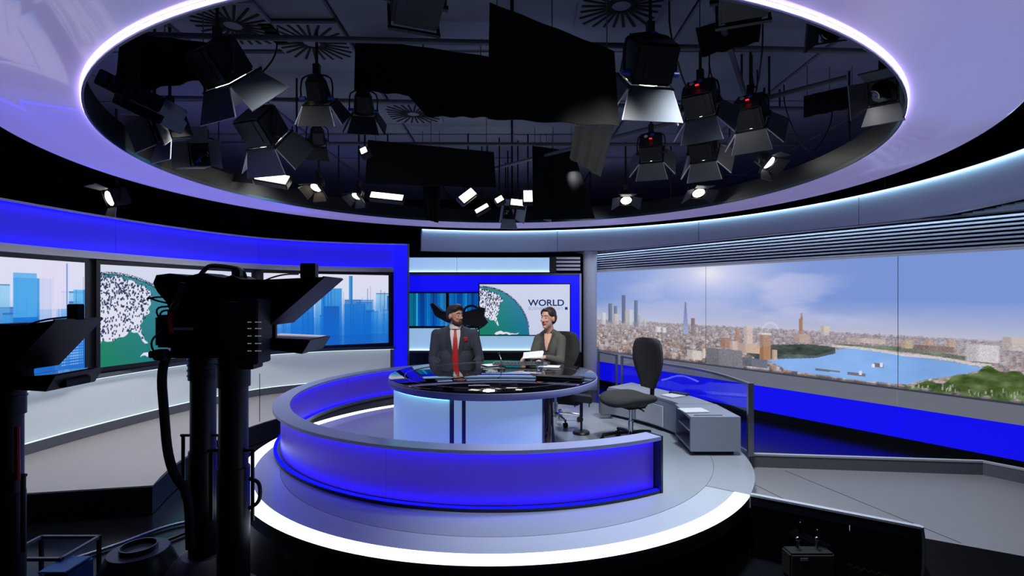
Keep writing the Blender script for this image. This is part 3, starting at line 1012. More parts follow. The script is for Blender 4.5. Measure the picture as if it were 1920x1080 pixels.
def slab(name, x0, y0, x1, y1, m, front=0.0, depth=0.08, parent=bp):
    """an upright slab of the back set given by its sides in the elevation"""
    return MB().box(((zx(x0) + zx(x1)) / 2, YB - front + depth / 2, (zz(y0) + zz(y1)) / 2), (zx(x1) - zx(x0), depth, zz(y0) - zz(y1)), 0).build(name, m, parent, smooth=0)


slab('frame_top', 766, 548, 900, 516, 'blue_bright')
slab('frame_top', 900, 533, 1068, 516, 'blue_bright')
slab('frame_side', 1068, 658, 1087, 516, 'blue_bright')
slab('frame_edge', 1086.5, 660, 1090, 513, 'silver', 0.02)
slab('frame_edge', 766, 516, 1087, 512.5, 'mid_grey', 0.02)
slab('header_light_panel', 766, 510, 855, 483, 'portal_white')
slab('header_light_panel', 856.5, 510, 1030, 483, 'portal_white')
slab('header_post', 1031, 511, 1042, 481, 'black_plastic')
for k in range(4):
    slab('slat', 1043, 507 - k * 7, 1088, 503 - k * 7, 'slat_grey', 0.0, 0.05)
slab('slat_back', 1042, 512, 1090, 481, 'black_matte', -0.1, 0.02)
slab('backing', 766, 660, 1087, 516, 'black_plastic', -0.09, 0.02)
slab('lower_light_panel', 766, 657, 1010, 616, 'portal_white', 0.0, 0.06)
slab('lower_light_panel', 1011, 657, 1064, 630, 'portal_white', 0.0, 0.06)
slab('sill', 766, 661, 1088, 657, 'mid_grey', 0.03)
slab('base_wall', 764, 735, 1090, 661, 'black_plastic', 0.0, 0.06)
MB().box(((zx(766) + zx(1064)) / 2, YB - 0.02, zz(656.2)), (zx(1064) - zx(766), 0.02, 0.01)).build('lower_light', 'led_white', bp)
MB().box(((zx(766) + zx(1030)) / 2, YB - 0.02, zz(509.4)), (zx(1030) - zx(766), 0.02, 0.01)).build('upper_light', 'led_white', bp)

s1 = thing('back_screen', 'low back screen of blue light streaks behind the man', 'screen', (zx(832), YB, zz(612)))
slab('bezel', 766.5, 614, 899, 547, 'black_plastic', 0.02, 0.05, s1)
img = blank(160, 80, (10, 70, 150), (6, 90, 190))
rng = np.random.RandomState(5)
for k in range(60):
    u = rng.rand()
    rect(img, u, 0, u + rng.uniform(0.005, 0.06), 1, [(20, 150, 220), (0, 60, 150), (60, 200, 230), (0, 40, 110), (0, 110, 200)][k % 5], 0.4)
rect(img, 0, 0, 0.1, 1, (0, 100, 110), 0.6)
canvas_mesh('picture', img, [(zx(768), YB - 0.022, zz(611)), (zx(897), YB - 0.022, zz(611)), (zx(897), YB - 0.022, zz(550)), (zx(768), YB - 0.022, zz(550))], s1)
s2 = thing('title_screen', 'back screen with globe and WORLD lettering behind the woman', 'screen', (zx(983), YB, zz(628)))
slab('bezel', 898, 629, 1069, 531.5, 'black_plastic', 0.12, 0.1, s2)
yf = YB - 0.124
us2 = [(-0.02, 0.10), (0.06, 0.11), (0.14, 0.15), (0.22, 0.22), (0.25, 0.30), (0.235, 0.38), (0.225, 0.47), (0.205, 0.56), (0.18, 0.62), (0.19, 0.70), (0.215, 0.80), (0.20, 0.81),
       (0.17, 0.72), (0.13, 0.70), (0.08, 0.66), (0.03, 0.66), (-0.02, 0.6)]
cu2 = [(0.17, 0.98), (0.19, 0.935), (0.25, 0.925), (0.32, 0.95), (0.36, 0.97), (0.44, 0.955), (0.43, 0.985), (0.3, 0.985)]
img = globe(250, 140, 0.02, 1.0, 0.95, us2, 170 / 95, bg=(208, 216, 240), seed=8, land2=(cu2,))
canvas_mesh('picture', img, [(zx(900), yf, zz(627)), (zx(1067), yf, zz(627)), (zx(1067), yf, zz(533.5)), (zx(900), yf, zz(533.5))], s2)


def lettering(txt, x, z, y, height, width, m, parent, bold=0.0):
    cu = bpy.data.curves.new('lettering', 'FONT')
    cu.body = txt
    cu.size = 1.0
    cu.offset = bold
    cu.extrude = 0.004
    tmp = bpy.data.objects.new('lettering', cu)
    COL.objects.link(tmp)
    bpy.context.view_layer.update()
    me = bpy.data.meshes.new_from_object(tmp.evaluated_get(bpy.context.evaluated_depsgraph_get()))
    bpy.data.objects.remove(tmp)
    xs = [v.co.x for v in me.vertices]
    ys = [v.co.y for v in me.vertices]
    off = ORG[parent.name]
    for v in me.vertices:
        u = (v.co.x - min(xs)) / (max(xs) - min(xs)) * width
        h_ = (v.co.y - min(ys)) / (max(ys) - min(ys)) * height
        v.co = Vector((x + u, y - v.co.z * 0.3, z + h_)) - off
    me.materials.clear()
    me.materials.append(MATS[m])
    o = bpy.data.objects.new('lettering', me)
    COL.objects.link(o)
    o.parent = parent
    return o


lettering('WORLD', zx(989.5), zz(573.5), yf - 0.003, zz(561.5) - zz(573.5), zx(1056.5) - zx(989.5), 'letter_navy', s2, 0.02)
lettering('BUSINESS REPORT', zx(990.5), zz(581), yf - 0.003, zz(575) - zz(581), zx(1055) - zx(990.5), 'letter_grey', s2)
MB().box(((zx(1058) + zx(1063)) / 2, yf - 0.003, (zz(580.5) + zz(575.5)) / 2), (zx(1063) - zx(1058), 0.004, zz(575.5) - zz(580.5))).build('logo_square', 'letter_navy', s2)

# ------------------------------------------------------------------ pillar, pelmet, canopy
pil = thing('round_pillar', 'round silver pillar between the back portal and the panorama wall', 'pillar', (1.6, 10.5, ZF))
MB().cyl((1.6, 10.5, ZF), (1.6, 10.5, 2.36), 0.14, n=40).build('shaft', 'fascia_grey', pil)
MB().lathe([(0.14, -0.449), (0.18, -0.449), (0.18, -0.38), (0.15, -0.37), (0.14, -0.37)], (1.6, 10.5, 0), 40).build('base_ring', 'silver', pil)
MB().lathe([(0.141, 2.30), (0.155, 2.30), (0.155, 2.358), (0.141, 2.358)], (1.6, 10.5, 0), 40).build('top_ring', 'silver', pil)

pel = thing('curved_pelmet', 'long curved pale grey pelmet with lit top edge under the canopy', 'pelmet', (sx, sy + 5, 2.38))


def pel_ang(px):
    k = (px - 960) / 960
    A, B, Cc = 1 + k * k, -2 * (k * sx + sy), sx * sx + sy * sy - 25
    y = (-B + math.sqrt(B * B - 4 * A * Cc)) / (2 * A)
    return math.degrees(math.atan2(y - sy, k * y - sx))


ends = [pel_ang(791), pel_ang(1045), pel_ang(1310), pel_ang(1610), -40]
for a, b in zip(ends, ends[1:]):
    MB().sector(C, 5.0, 5.04, 2.385, 2.80, a - 0.06, b + 0.06, 30).build('pelmet_panel', 'fascia_grey', pel)
MB().sector(C, 4.93, 5.04, 2.365, 2.385, ends[0], -40, 100).build('bottom_trim', 'silver', pel)
MB().sector(C, 4.945, 4.999, 2.80, 2.806, ends[0], -40, 100).build('top_light', 'led_fascia', pel)
MB().sector(C, 4.935, 5.04, 2.806, 2.812, ends[0], -40, 100).build('light_lip', 'silver', pel)

MB().sector(C, 4.96, 5.05, 2.365, 2.81, ends[0], ends[0] + 0.25, 2).build('end_plate', 'silver', pel)
mb = MB()
for a in (100, 70, 40, 10, -20):
    x, y = sx + 5.02 * math.cos(math.radians(a)), sy + 5.02 * math.sin(math.radians(a))
    mb.cyl((x, y, 2.8), (x, y, ZC - 0.03), 0.012, n=8)
mb.build('hanger_rods', 'black_plastic', pel)

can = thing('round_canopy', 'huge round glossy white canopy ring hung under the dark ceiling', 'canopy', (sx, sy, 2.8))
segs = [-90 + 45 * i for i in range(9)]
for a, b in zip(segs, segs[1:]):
    MB().lathe([(3.612, 2.82), (3.95, 2.803), (3.97, 2.798), (4.232, 2.764), (4.25, 2.772), (4.25, 2.86), (3.612, 2.86)], (sx, sy, 0), 24, a + 0.03, b - 0.03).build('canopy_panel', 'canopy_glow', can, smooth=12)
MB().lathe([(3.592, 2.785), (3.606, 2.785), (3.606, 2.82), (3.592, 2.82)], (sx, sy, 0), 160).build('inner_lip', 'lip_teal', can)
MB().lathe([(3.592, 2.821), (3.606, 2.821), (3.606, 3.02), (3.592, 3.02)], (sx, sy, 0), 160).build('inner_fascia', 'black_plastic', can)
MB().lathe([(3.607, 2.798), (3.6115, 2.798), (3.6115, 2.818), (3.607, 2.818)], (sx, sy, 0), 160).build('edge_light', 'led_violet', can)
mb = MB()
for a in range(0, 360, 45):
    x, y = sx + 3.9 * math.cos(math.radians(a)), sy + 3.9 * math.sin(math.radians(a))
    mb.cyl((x, y, 2.86), (x, y, ZC - 0.03), 0.012, n=8)
mb.build('hanger_rods', 'black_plastic', can)

# ------------------------------------------------------------------ panorama wall on the right
MA, MD = Vector((1.86, 10.9)), Vector((3.64, -5.4))
ML = MD.length
S0, S1, S2, S3 = -0.015, 0.401, 0.8256, 1.25
ZM0, ZM1 = 0.30, 1.95


def MP(s, off=0.0):               # a plan point of the wall; off = towards the studio
    n_ = Vector((MD.y, -MD.x)).normalized()
    q = MA + MD * s + n_ * off
    return q


def px_of(s):
    q = MA + MD * s
    return 960 + 960 * q.x / q.y


def upright(s0, s1, o0, o1, z0, z1):
    q = [MP(s0, o0), MP(s1, o0), MP(s1, o1), MP(s0, o1)]
    return MB().hexa([(k.x, k.y, z0) for k in q] + [(k.x, k.y, z1) for k in q])


W_, H_ = 1000, 214
S = np.linspace(S0, S3, W_)
PXs = np.array([px_of(s) for s in S])
img = np.zeros((H_, W_, 3))
Tt = np.linspace(1, 0, H_)[:, None]                # 1 = top
PXg = np.broadcast_to(PXs[None, :], (H_, W_))
Tg = np.broadcast_to(Tt, (H_, W_))
HOR = 0.385
k = np.clip((Tg - HOR) / (1 - HOR), 0, 1)[..., None]
sky = np.array((196, 200, 226)) * (1 - k) + np.array((112, 146, 218)) * k
kk = np.clip(k * 2.2, 0, 1)
sky = np.array((196, 196, 214)) * (1 - kk) + np.array((118, 148, 218)) * kk
gl_ = np.exp(-(((PXg - 1335) / 120) ** 2 + ((Tg - 0.93) / 0.33) ** 2))[..., None]
sky = sky * (1 - 0.85 * gl_) + np.array((226, 226, 252)) * 0.85 * gl_
gl_ = np.exp(-(((PXg - 1330) / 24) ** 2 + ((Tg - 0.93) / 0.08) ** 2))[..., None]
sky = sky * (1 - gl_) + np.array((252, 252, 255)) * gl_


def fbm(nx, ny, seed, W=W_, H=H_):
    r_ = np.random.RandomState(seed)
    out = np.zeros((H, W))
    amp = 1.0
    for o_ in range(5):
        g_ = r_.rand(ny * 2 ** o_ + 2, nx * 2 ** o_ + 2)
        X_ = np.linspace(0, nx * 2 ** o_, W)[None, :].repeat(H, 0)
        Y_ = np.linspace(0, ny * 2 ** o_, H)[:, None].repeat(W, 1)
        x0, y0 = X_.astype(int), Y_.astype(int)
        fx, fy = X_ - x0, Y_ - y0
        fx, fy = fx * fx * (3 - 2 * fx), fy * fy * (3 - 2 * fy)
        v_ = g_[y0, x0] * (1 - fx) * (1 - fy) + g_[y0, x0 + 1] * fx * (1 - fy) + g_[y0 + 1, x0] * (1 - fx) * fy + g_[y0 + 1, x0 + 1] * fx * fy
        out += v_ * amp
        amp *= 0.5
    return out / 1.94


cl = fbm(6, 4, 21)
wgt = np.exp(-(((PXg - 1440) / 160) ** 2)) * np.exp(-((Tg - 0.78) / 0.25) ** 2) + 0.55 * np.exp(-(((PXg - 1570) / 180) ** 2)) * np.exp(-((Tg - 0.52) / 0.10) ** 2) + 0.25 * np.exp(-(((PXg - 1820) / 90) ** 2)) * np.exp(-((Tg - 0.62) / 0.05) ** 2) + 0.4 * np.exp(-(((PXg - 1220) / 70) ** 2))
cm = np.clip((cl - 0.44) * 6, 0, 1) * np.clip(wgt, 0, 1)
sky = sky * (1 - 0.7 * cm[..., None]) + np.array((206, 208, 240)) * 0.7 * cm[..., None]
img[:] = sky
rng = np.random.RandomState(17)


def blk(px0, px1, t0, t1, col, a=1.0):
    x0, x1 = np.searchsorted(PXs, px0), max(np.searchsorted(PXs, px1), np.searchsorted(PXs, px0) + 1)
    y0, y1 = int((1 - t1) * (H_ - 1)), max(int((1 - t0) * (H_ - 1)), int((1 - t1) * (H_ - 1)) + 1)
    img[max(0, y0):y1, x0:x1] = img[max(0, y0):y1, x0:x1] * (1 - a) + np.array(col, float) * a


# ground haze, then rows of roofs from far to near
gm_ = (Tg < HOR)
img[gm_] = (150, 138, 140)
pal = [(206, 190, 182), (188, 150, 128), (160, 120, 100), (226, 222, 222), (120, 104, 98), (170, 160, 160), (96, 90, 92), (200, 176, 156)]
for row in range(26):
    t0 = HOR - 0.005 - row * 0.0148
    fade = max(0.25, 1 - row / 16)
    x = 1118.0
    hz_ = max(0.18, 0.62 - row * 0.03)
    while x < 2300:
        wd = rng.uniform(2, 7) * (0.55 + row * 0.05) * (0.6 + 0.5 * (x - 1100) / 800)
        c_ = np.array(pal[rng.randint(len(pal))], float) * rng.uniform(0.75, 1.05)
        if x > 1500 and row > 9:
            c_ = c_ * 0.8 + np.array((150, 140, 120)) * 0.2
        c_ = c_ * (1 - hz_) + np.array((172, 164, 178)) * hz_
        hh = rng.uniform(0.006, 0.028) * (0.7 + row * 0.03)
        blk(x, x + wd, t0 - 0.02, t0 + hh, c_)
        blk(x, x + wd, t0 - 0.02, t0 - 0.004, c_ * 0.62)
        x += wd * rng.uniform(0.8, 1.3)
# river, banks and trees
wat = in_poly(PXg, Tg, [(1475, 0.175), (1530, 0.185), (1570, 0.25), (1600, 0.275), (1700, 0.25), (1800, 0.225), (1850, 0.205), (1800, 0.14), (1740, 0.09), (1700, 0.03), (1600, 0.02), (1480, 0.03), (1440, 0.10)])
img[wat] = np.array((120, 168, 232)) + (fbm(20, 8, 4)[wat][:, None] - 0.5) * 40
bank = in_poly(PXg, Tg, [(1400, 0.16), (1450, 0.25), (1520, 0.28), (1566, 0.27), (1568, 0.22), (1530, 0.165), (1470, 0.13), (1420, 0.10)])
img[bank] = np.array((62, 72, 66)) + (fbm(60, 30, 5)[bank][:, None] - 0.5) * 70
far = in_poly(PXg, Tg, [(1560, 0.30), (1700, 0.315), (1860, 0.26), (1860, 0.235), (1700, 0.275), (1600, 0.285)])
img[far] = np.array((96, 110, 84)) + (fbm(80, 30, 6)[far][:, None] - 0.5) * 80
br = (np.abs(Tg - (0.278 - (PXg - 1560) * 0.00019 + 0.010 * np.abs(np.sin((PXg - 1560) / 42)))) < 0.010) & (PXg > 1560) & (PXg < 1860)
img[br] = (216, 208, 206)
tree = in_poly(PXg + 10 * np.sin(Tg * 60), Tg + 0.02 * np.sin(PXg / 9), [(1700, 0.02), (1760, 0.09), (1800, 0.12), (1830, 0.19), (1870, 0.21), (1930, 0.17), (2000, 0.15), (2300, 0.14), (2300, 0.0), (1740, 0.0)])
img[tree] = np.array((88, 108, 62)) + (fbm(70, 26, 9)[tree][:, None] - 0.5) * 110
for q in range(70):
    x = rng.uniform(1705, 1960)
    t_ = rng.uniform(0.0, 0.05) + max(0, (x - 1880) * 0.0004)
    blk(x, x + 2.5, t_, t_ + rng.uniform(0.01, 0.03), rng.choice([60, 190]) * np.ones(3), 0.7)
for (x, t_, wd, hh, c_) in [(1640, 0.135, 18, 0.03, (110, 90, 84)), (1636, 0.13, 5, 0.025, (240, 240, 240)), (1650, 0.14, 6, 0.03, (235, 235, 238)), (1530, 0.055, 26, 0.02, (90, 88, 90)),
                            (1590, 0.05, 34, 0.025, (96, 92, 94)), (1612, 0.06, 5, 0.03, (230, 230, 232)), (1556, 0.06, 20, 0.015, (110, 100, 98))]:
    blk(x, x + wd, t_, t_ + hh, c_)
# towers
for (x0, x1, t0, t1, c_) in [(1128, 1137, .33, .48, (214, 214, 222)), (1142, 1149, .36, .60, (104, 122, 148)), (1150, 1162, .34, .47, (198, 194, 198)), (1152, 1158, .47, .57, (118, 128, 152)),
                             (1167, 1174, .36, .70, (96, 110, 140)), (1173, 1177, .34, .52, (196, 178, 168)), (1178, 1188, .34, .53, (206, 208, 214)), (1190, 1197, .33, .64, (104, 124, 150)),
                             (1198, 1204, .34, .47, (186, 190, 200)), (1208, 1212, .34, .42, (200, 200, 204)), (1230, 1240, .285, .345, (238, 238, 240)), (1243, 1250, .285, .34, (236, 236, 240)),
                             (1297, 1304, .27, .46, (132, 112, 116)), (1352, 1375, .18, .27, (168, 118, 92)), (1380, 1388, .24, .375, (176, 130, 104)), (1396, 1413, .23, .40, (222, 196, 182)),
                             (1370, 1384, .16, .25, (210, 186, 172)), (1425, 1446, .10, .335, (176, 132, 102)), (1424, 1447, .33, .352, (240, 232, 226)), (1385, 1426, .15, .235, (208, 176, 156)),
                             (1448, 1458, .10, .20, (196, 170, 150)), (1326, 1392, .0, .16, (116, 116, 124)), (1393, 1440, .02, .10, (96, 104, 118)), (1540, 1556, .36, .44, (214, 200, 186)),
                             (1590, 1660, .315, .355, (206, 186, 170)), (1690, 1712, .30, .36, (196, 170, 128)), (1735, 1750, .29, .37, (186, 158, 124)), (1776, 1790, .29, .38, (188, 160, 128)),
                             (1715, 1790, .29, .33, (120, 98, 84)), (1812, 1876, .24, .36, (220, 214, 216)), (1880, 1925, .33, .42, (204, 190, 182)),
                             (1500, 1506, .29, .49, (170, 122, 92)), (1490, 1518, .29, .36, (190, 160, 140)), (1318, 1324, .05, .15, (226, 212, 198)), (1290, 1316, .02, .12, (214, 202, 196))]:
    blk(x0, x1, t0, t1, c_)
    blk(x0, x0 + (x1 - x0) * 0.35, t0, t1, np.array(c_) * 0.86)
for q in range(40):
    t_ = q / 40
    blk(1281 + 4.5 * t_, 1292 - 4.5 * t_, .29 + .34 * t_, .30 + .34 * t_, np.array((150, 166, 214)) * (1 - t_) + np.array((110, 120, 160)) * t_)
    blk(1502 + 1.2 * t_, 1506 - 1.2 * t_, .49 + .05 * t_, .495 + .05 * t_, (150, 112, 92))
wheel = np.abs(np.hypot((PXg - 1446) / 17, (Tg - 0.335) / 0.115) - 1) < 0.09
img[wheel & (Tg > 0.33)] = img[wheel & (Tg > 0.33)] * 0.55 + np.array((226, 228, 240)) * 0.45

city = (Tg < HOR + 0.004) & ~wat & ~tree & ~bank
hz = np.clip(0.34 - (HOR - Tg) * 0.6, 0.05, 0.34)[..., None]
mixd = img * (1 - hz) + np.array((176, 170, 186)) * hz
blur = (mixd + np.roll(mixd, 1, 1) + np.roll(mixd, -1, 1)) / 3
grain = rng.normal(0, 11, (H_, W_, 1))
img[city] = (blur + grain)[city]
img[wat] = img[wat] * 0.8 + np.array((178, 200, 244)) * 0.2
up_ = (Tg >= HOR + 0.004)
sm = (img * 2 + np.roll(img, 1, 1) + np.roll(img, -1, 1)) / 4
img[up_] = sm[up_] * 0.9 + np.array((172, 172, 200)) * 0.1
pano = thing('panorama_screen', 'long wall picture of a city and river under a blue sky', 'screen', (MP(0.6).x, MP(0.6).y, 0))
i1, i2 = np.searchsorted(S, S1), np.searchsorted(S, S2)
for i, (sa, sb, ia, ib) in enumerate(((S0, S1, 0, i1), (S1, S2, i1, i2), (S2, S3, i2, W_))):
    g_ = 0.0005
    pa, pb = MP(sa + g_, 0.02), MP(sb - g_, 0.02)
    upright(sa + g_, sb - g_, -0.03, 0.018, ZM0, ZM1).build('panel_back', 'black_plastic', pano, smooth=0)
    canvas_mesh('picture_panel', img[:, ia:ib], [(pa.x, pa.y, ZM0), (pb.x, pb.y, ZM0), (pb.x, pb.y, ZM1), (pa.x, pa.y, ZM1)], pano)
upright(S0 - 0.008, S0, -0.03, 0.05, ZM0 - 0.2, ZM1 + 0.03).build('side_frame', 'black_plastic', pano)
led = thing('pictured_sill', 'long lit picture of a stone grey sill below the city panorama', 'sill', (MP(0.6).x, MP(0.6).y, 0.1))
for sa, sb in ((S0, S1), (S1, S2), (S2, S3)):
    upright(sa + 0.0008, sb - 0.0008, -0.03, 0.05, 0.065, ZM0 - 0.002).build('sill_picture', 'ledge_glow', led)
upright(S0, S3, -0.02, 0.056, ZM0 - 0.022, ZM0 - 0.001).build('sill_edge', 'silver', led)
bb = thing('blue_plinth_wall', 'bright blue lit band under the sill of the city panorama', 'set wall', (MP(0.6).x, MP(0.6).y, ZF))
for sa, sb in ((S0 - 0.06, S1), (S1, S2), (S2, S3)):
    upright(sa + 0.0008, sb - 0.0008, -0.06, 0.0, -0.33, 0.065).build('light_panel', 'blue_bright', bb)
upright(S0 - 0.06, S3, -0.06, 0.0, ZF, -0.33).build('kick_board', 'black_plastic', bb)

sl = thing('slatted_soffit', 'dark soffit of long pale horizontal slats above the city panorama', 'soffit', (MP(0.6).x, MP(0.6).y, 1.97))
for i in range(8):
    z = 1.985 + i * 0.045
    o_ = 0.05 + i * 0.014
    upright(S0, S3, o_ - 0.03, o_ + 0.03, z, z + 0.022).build('slat', 'slat_grey', sl, smooth=0)
upright(S0, S3, -0.06, -0.03, 1.952, 2.355).build('soffit_back', 'black_matte', sl)
upright(S0, S3, 0.24, 0.27, 2.345, 2.352).build('soffit_light', 'led_slats', sl)
upright(S0, S3, 0.28, 0.29, 2.335, 2.36).build('light_lip', 'slat_grey', sl)
upright(S0, S3, -0.06, 0.29, 2.354, 2.362).build('soffit_top', 'black_matte', sl)
upright(S0, S3, -0.02, 0.10, 1.952, 1.976).build('bottom_rail', 'ledge_glow', sl)
for i in range(7):                # flat slats of the ceiling between the panorama and the pelmet
    o_ = 0.36 + i * 0.085
    for lo, hi in ((0.55, S3), (S0, 0.35)):
        ss = [lo + (hi - lo) * q / 80 for q in range(81)]
        ss = [q for q in ss if (MP(q, o_ - 0.03) - Vector(C)).length > 5.08]
        if len(ss) > 3:
            upright(min(ss), max(ss), o_ - 0.03, o_ + 0.012, 2.345, 2.36).build('flat_slat', 'slat_grey', sl, smooth=0)

# ------------------------------------------------------------------ overhead rig


def HZ(px, py, z):                # a point of the view on the level z above the eye
    y = 960 * (z - CAMZ) / (555 - py)
    return Vector(((px - 960) * y / 960, y, z))


BG = 'lighting bars under the ceiling'
for i, (a, b, z, lab) in enumerate([
        ((-4.3, 4.4), (4.3, 4.8), 3.72, 'first long lighting bar crossing the ceiling opening near the front'),
        ((-4.3, 5.9), (4.3, 6.3), 3.74, 'second long lighting bar crossing the middle of the ceiling opening'),
        ((-4.3, 7.6), (4.3, 7.7), 3.72, 'third long lighting bar crossing the back of the ceiling opening'),
        ((1.2, 3.3), (3.6, 7.4), 3.66, 'slanting lighting bar over the right luminaires'),
        ((-0.9, 9.0), (3.2, 4.9), 3.54, 'slanting lighting bar behind the grey diffusion sheet')]):
    t = thing('lighting_bar', lab, 'bar', ((a[0] + b[0]) / 2, (a[1] + b[1]) / 2, z), BG)
    MB().cyl((a[0], a[1], z), (b[0], b[1], z), 0.026, n=10).build('tube', 'mid_grey', t)
    for s in (0.12, 0.5, 0.88):
        q = Vector((a[0], a[1], z)).lerp(Vector((b[0], b[1], z)), s)
        MB().cyl(q, (q.x, q.y, ZC - 0.03), 0.012, n=8).build('hanger', 'dark_grey', t)


def local_part(mb, name, m, parent):
    return mb.build(name, m, parent, local=True)


def fresnel(px, py, z, size, yaw, pitch, label, lens='black_glass', doors=(50, 50, 50, 50), body='black_plastic', dm='dark_grey', square=False, extras=None, group='barn door spotlights in the overhead rig'):
    """spotlight with yoke and barn doors; it points along local +y, pitched down by pitch degrees; size = lens housing diameter"""
    p = HZ(px, py, z)
    r = thing('studio_spotlight', label, 'spotlight', p, group, math.radians(yaw))
    s = size
    Mp = Matrix.Rotation(math.radians(-pitch), 4, 'X')

    def mbp():
        m_ = MB()
        m_.M = Mp
        return m_
    if square:
        b_ = mbp().rbox((0, -0.45 * s, 0), (s, 0.9 * s, s), 0.06 * s)
    else:
        b_ = mbp().cyl((0, -0.75 * s, 0), (0, 0, 0), 0.40 * s, 0.5 * s, 20).cyl((0, -1.0 * s, 0), (0, -0.75 * s, 0), 0.26 * s, 0.40 * s, 20)
    b_.box((0, -0.5 * s, -0.47 * s), (0.5 * s, 0.7 * s, 0.1 * s))
    local_part(b_, 'housing', body, r)
    local_part(mbp().cyl((0, 0.0, 0), (0, 0.03 * s, 0), 0.45 * s, 0.40 * s, 20), 'lens', lens, r)
    fr_ = mbp()
    for q in range(4):
        R_ = Matrix.Rotation(q * PI / 2, 3, 'Y')
        fr_.box(R_ @ Vector((0, 0.04 * s, 0.52 * s)), (1.12 * s if q % 2 == 0 else 0.06 * s, 0.07 * s, 0.06 * s if q % 2 == 0 else 1.12 * s))
    local_part(fr_, 'door_frame', body, r)
    for q, a in enumerate(doors):
        if a is None:
            continue
        R_ = Matrix.Rotation(q * PI / 2, 3, 'Y')
        T_ = R_ @ Matrix.Rotation(math.radians(a), 3, 'X')
        w0, w1, l_ = 0.52 * s, 0.80 * s, 0.78 * s
        h_ = R_ @ Vector((0, 0.07 * s, 0.53 * s))
        q4 = [(-w0, 0, 0), (w0, 0, 0), (w1 * 0.9, l_, 0), (-w1 * 0.9, l_, 0)]
        up = Vector((0, 0, 0.012))
        dm_ = mbp().hexa([h_ + T_ @ Vector(k_) for k_ in q4] + [h_ + T_ @ (Vector(k_) + up) for k_ in q4])
        dd_ = local_part(dm_, 'barn_door', dm, r)
        if size > 0.22:
            for a_, b_ in ((0, 3), (2, 1)):
                p_, q_ = h_ + T_ @ (Vector(q4[a_]) + up * 0.5), h_ + T_ @ (Vector(q4[b_]) + up * 0.5)
                local_part(mbp().cyl(p_, q_, 0.0065, n=6), 'door_edge', 'white_plastic', dd_)
    local_part(MB().tube([(-0.62 * s, -0.35 * s, 0), (-0.64 * s, -0.35 * s, 0.5 * s), (-0.55 * s, -0.35 * s, 0.85 * s), (0, -0.35 * s, 0.95 * s), (0.55 * s, -0.35 * s, 0.85 * s), (0.64 * s, -0.35 * s, 0.5 * s), (0.62 * s, -0.35 * s, 0)], 0.035 * s, 8, smooth=1), 'yoke', 'dark_steel', r)
    for sgn in (-1, 1):
        local_part(MB().cyl((sgn * 0.45 * s, -0.35 * s, 0), (sgn * 0.68 * s, -0.35 * s, 0), 0.07 * s, n=10), 'yoke_knob', 'blue_tag' if extras == 'blue' else 'black_plastic', r)
    top = max(0.95 * s + 0.1, 3.7 - z)
    local_part(MB().cyl((0, -0.35 * s, 0.93 * s), (0, -0.35 * s, max(ZC - 0.035 - z, 0.95 * s + 0.05)), 0.014, n=8).box((0, -0.35 * s, 0.93 * s + 0.05), (0.06, 0.05, 0.09)), 'hanger', 'black_plastic', r)
    if extras == 'panel':           # control plate with knobs and a red light at the rear
        local_part(mbp().cyl((-0.2 * s, -1.03 * s, 0.1 * s), (-0.2 * s, -0.99 * s, 0.1 * s), 0.08 * s, n=10), 'white_socket', 'paper', r)
        local_part(mbp().cyl((0.08 * s, -1.04 * s, 0.16 * s), (0.08 * s, -0.99 * s, 0.16 * s), 0.09 * s, n=10), 'blue_socket', 'blue_tag', r)
        local_part(mbp().box((0.02 * s, -1.02 * s, -0.1 * s), (0.12 * s, 0.05 * s, 0.03 * s)), 'status_light', 'led_red', r)
        local_part(mbp().box((-0.2 * s, -0.6 * s, 0.5 * s), (0.3 * s, 0.25 * s, 0.05 * s)), 'yellow_label', 'gold', r)
        local_part(mbp().box((0.3 * s, -0.2 * s, 0.52 * s), (0.2 * s, 0.12 * s, 0.08 * s)), 'door_latch', 'orange', r)
    if extras == 'blue':
        local_part(mbp().cyl((0.0, -1.03 * s, 0.05 * s), (0, -0.99 * s, 0.05 * s), 0.09 * s, n=10), 'rear_knob', 'blue_tag', r)
    return r


def softlight(px, py, z, wpx, hpx, yaw, tilt, roll, label, m='lamp_soft', group='flat softlights in the overhead rig', deep=0.09):
    """flat rectangular lamp whose bright face looks along local -y (towards the eye side), tilted down"""
    p = HZ(px, py, z)
    k_ = p.y / 960
    w__, h__ = wpx * k_, hpx * k_
    r = thing('softlight', label, 'softlight', p, group, math.radians(yaw))
    Mp = Matrix.Rotation(math.radians(roll), 4, 'Y') @ Matrix.Rotation(math.radians(tilt), 4, 'X')
    m1 = MB()
    m1.M = Mp
    local_part(m1.rbox((0, deep / 2 + 0.012, 0), (w__ + 0.04, deep, h__ + 0.04), 0.01), 'housing', 'black_plastic', r)
    m1 = MB()
    m1.M = Mp
    local_part(m1.box((0, 0.006, 0), (w__, 0.01, h__)), 'lamp_face', m, r)
    local_part(MB().cyl((0, deep * 0.7, 0.02), (0, deep * 0.7, ZC - 0.035 - z), 0.012, n=8), 'hanger', 'black_plastic', r)
    return r


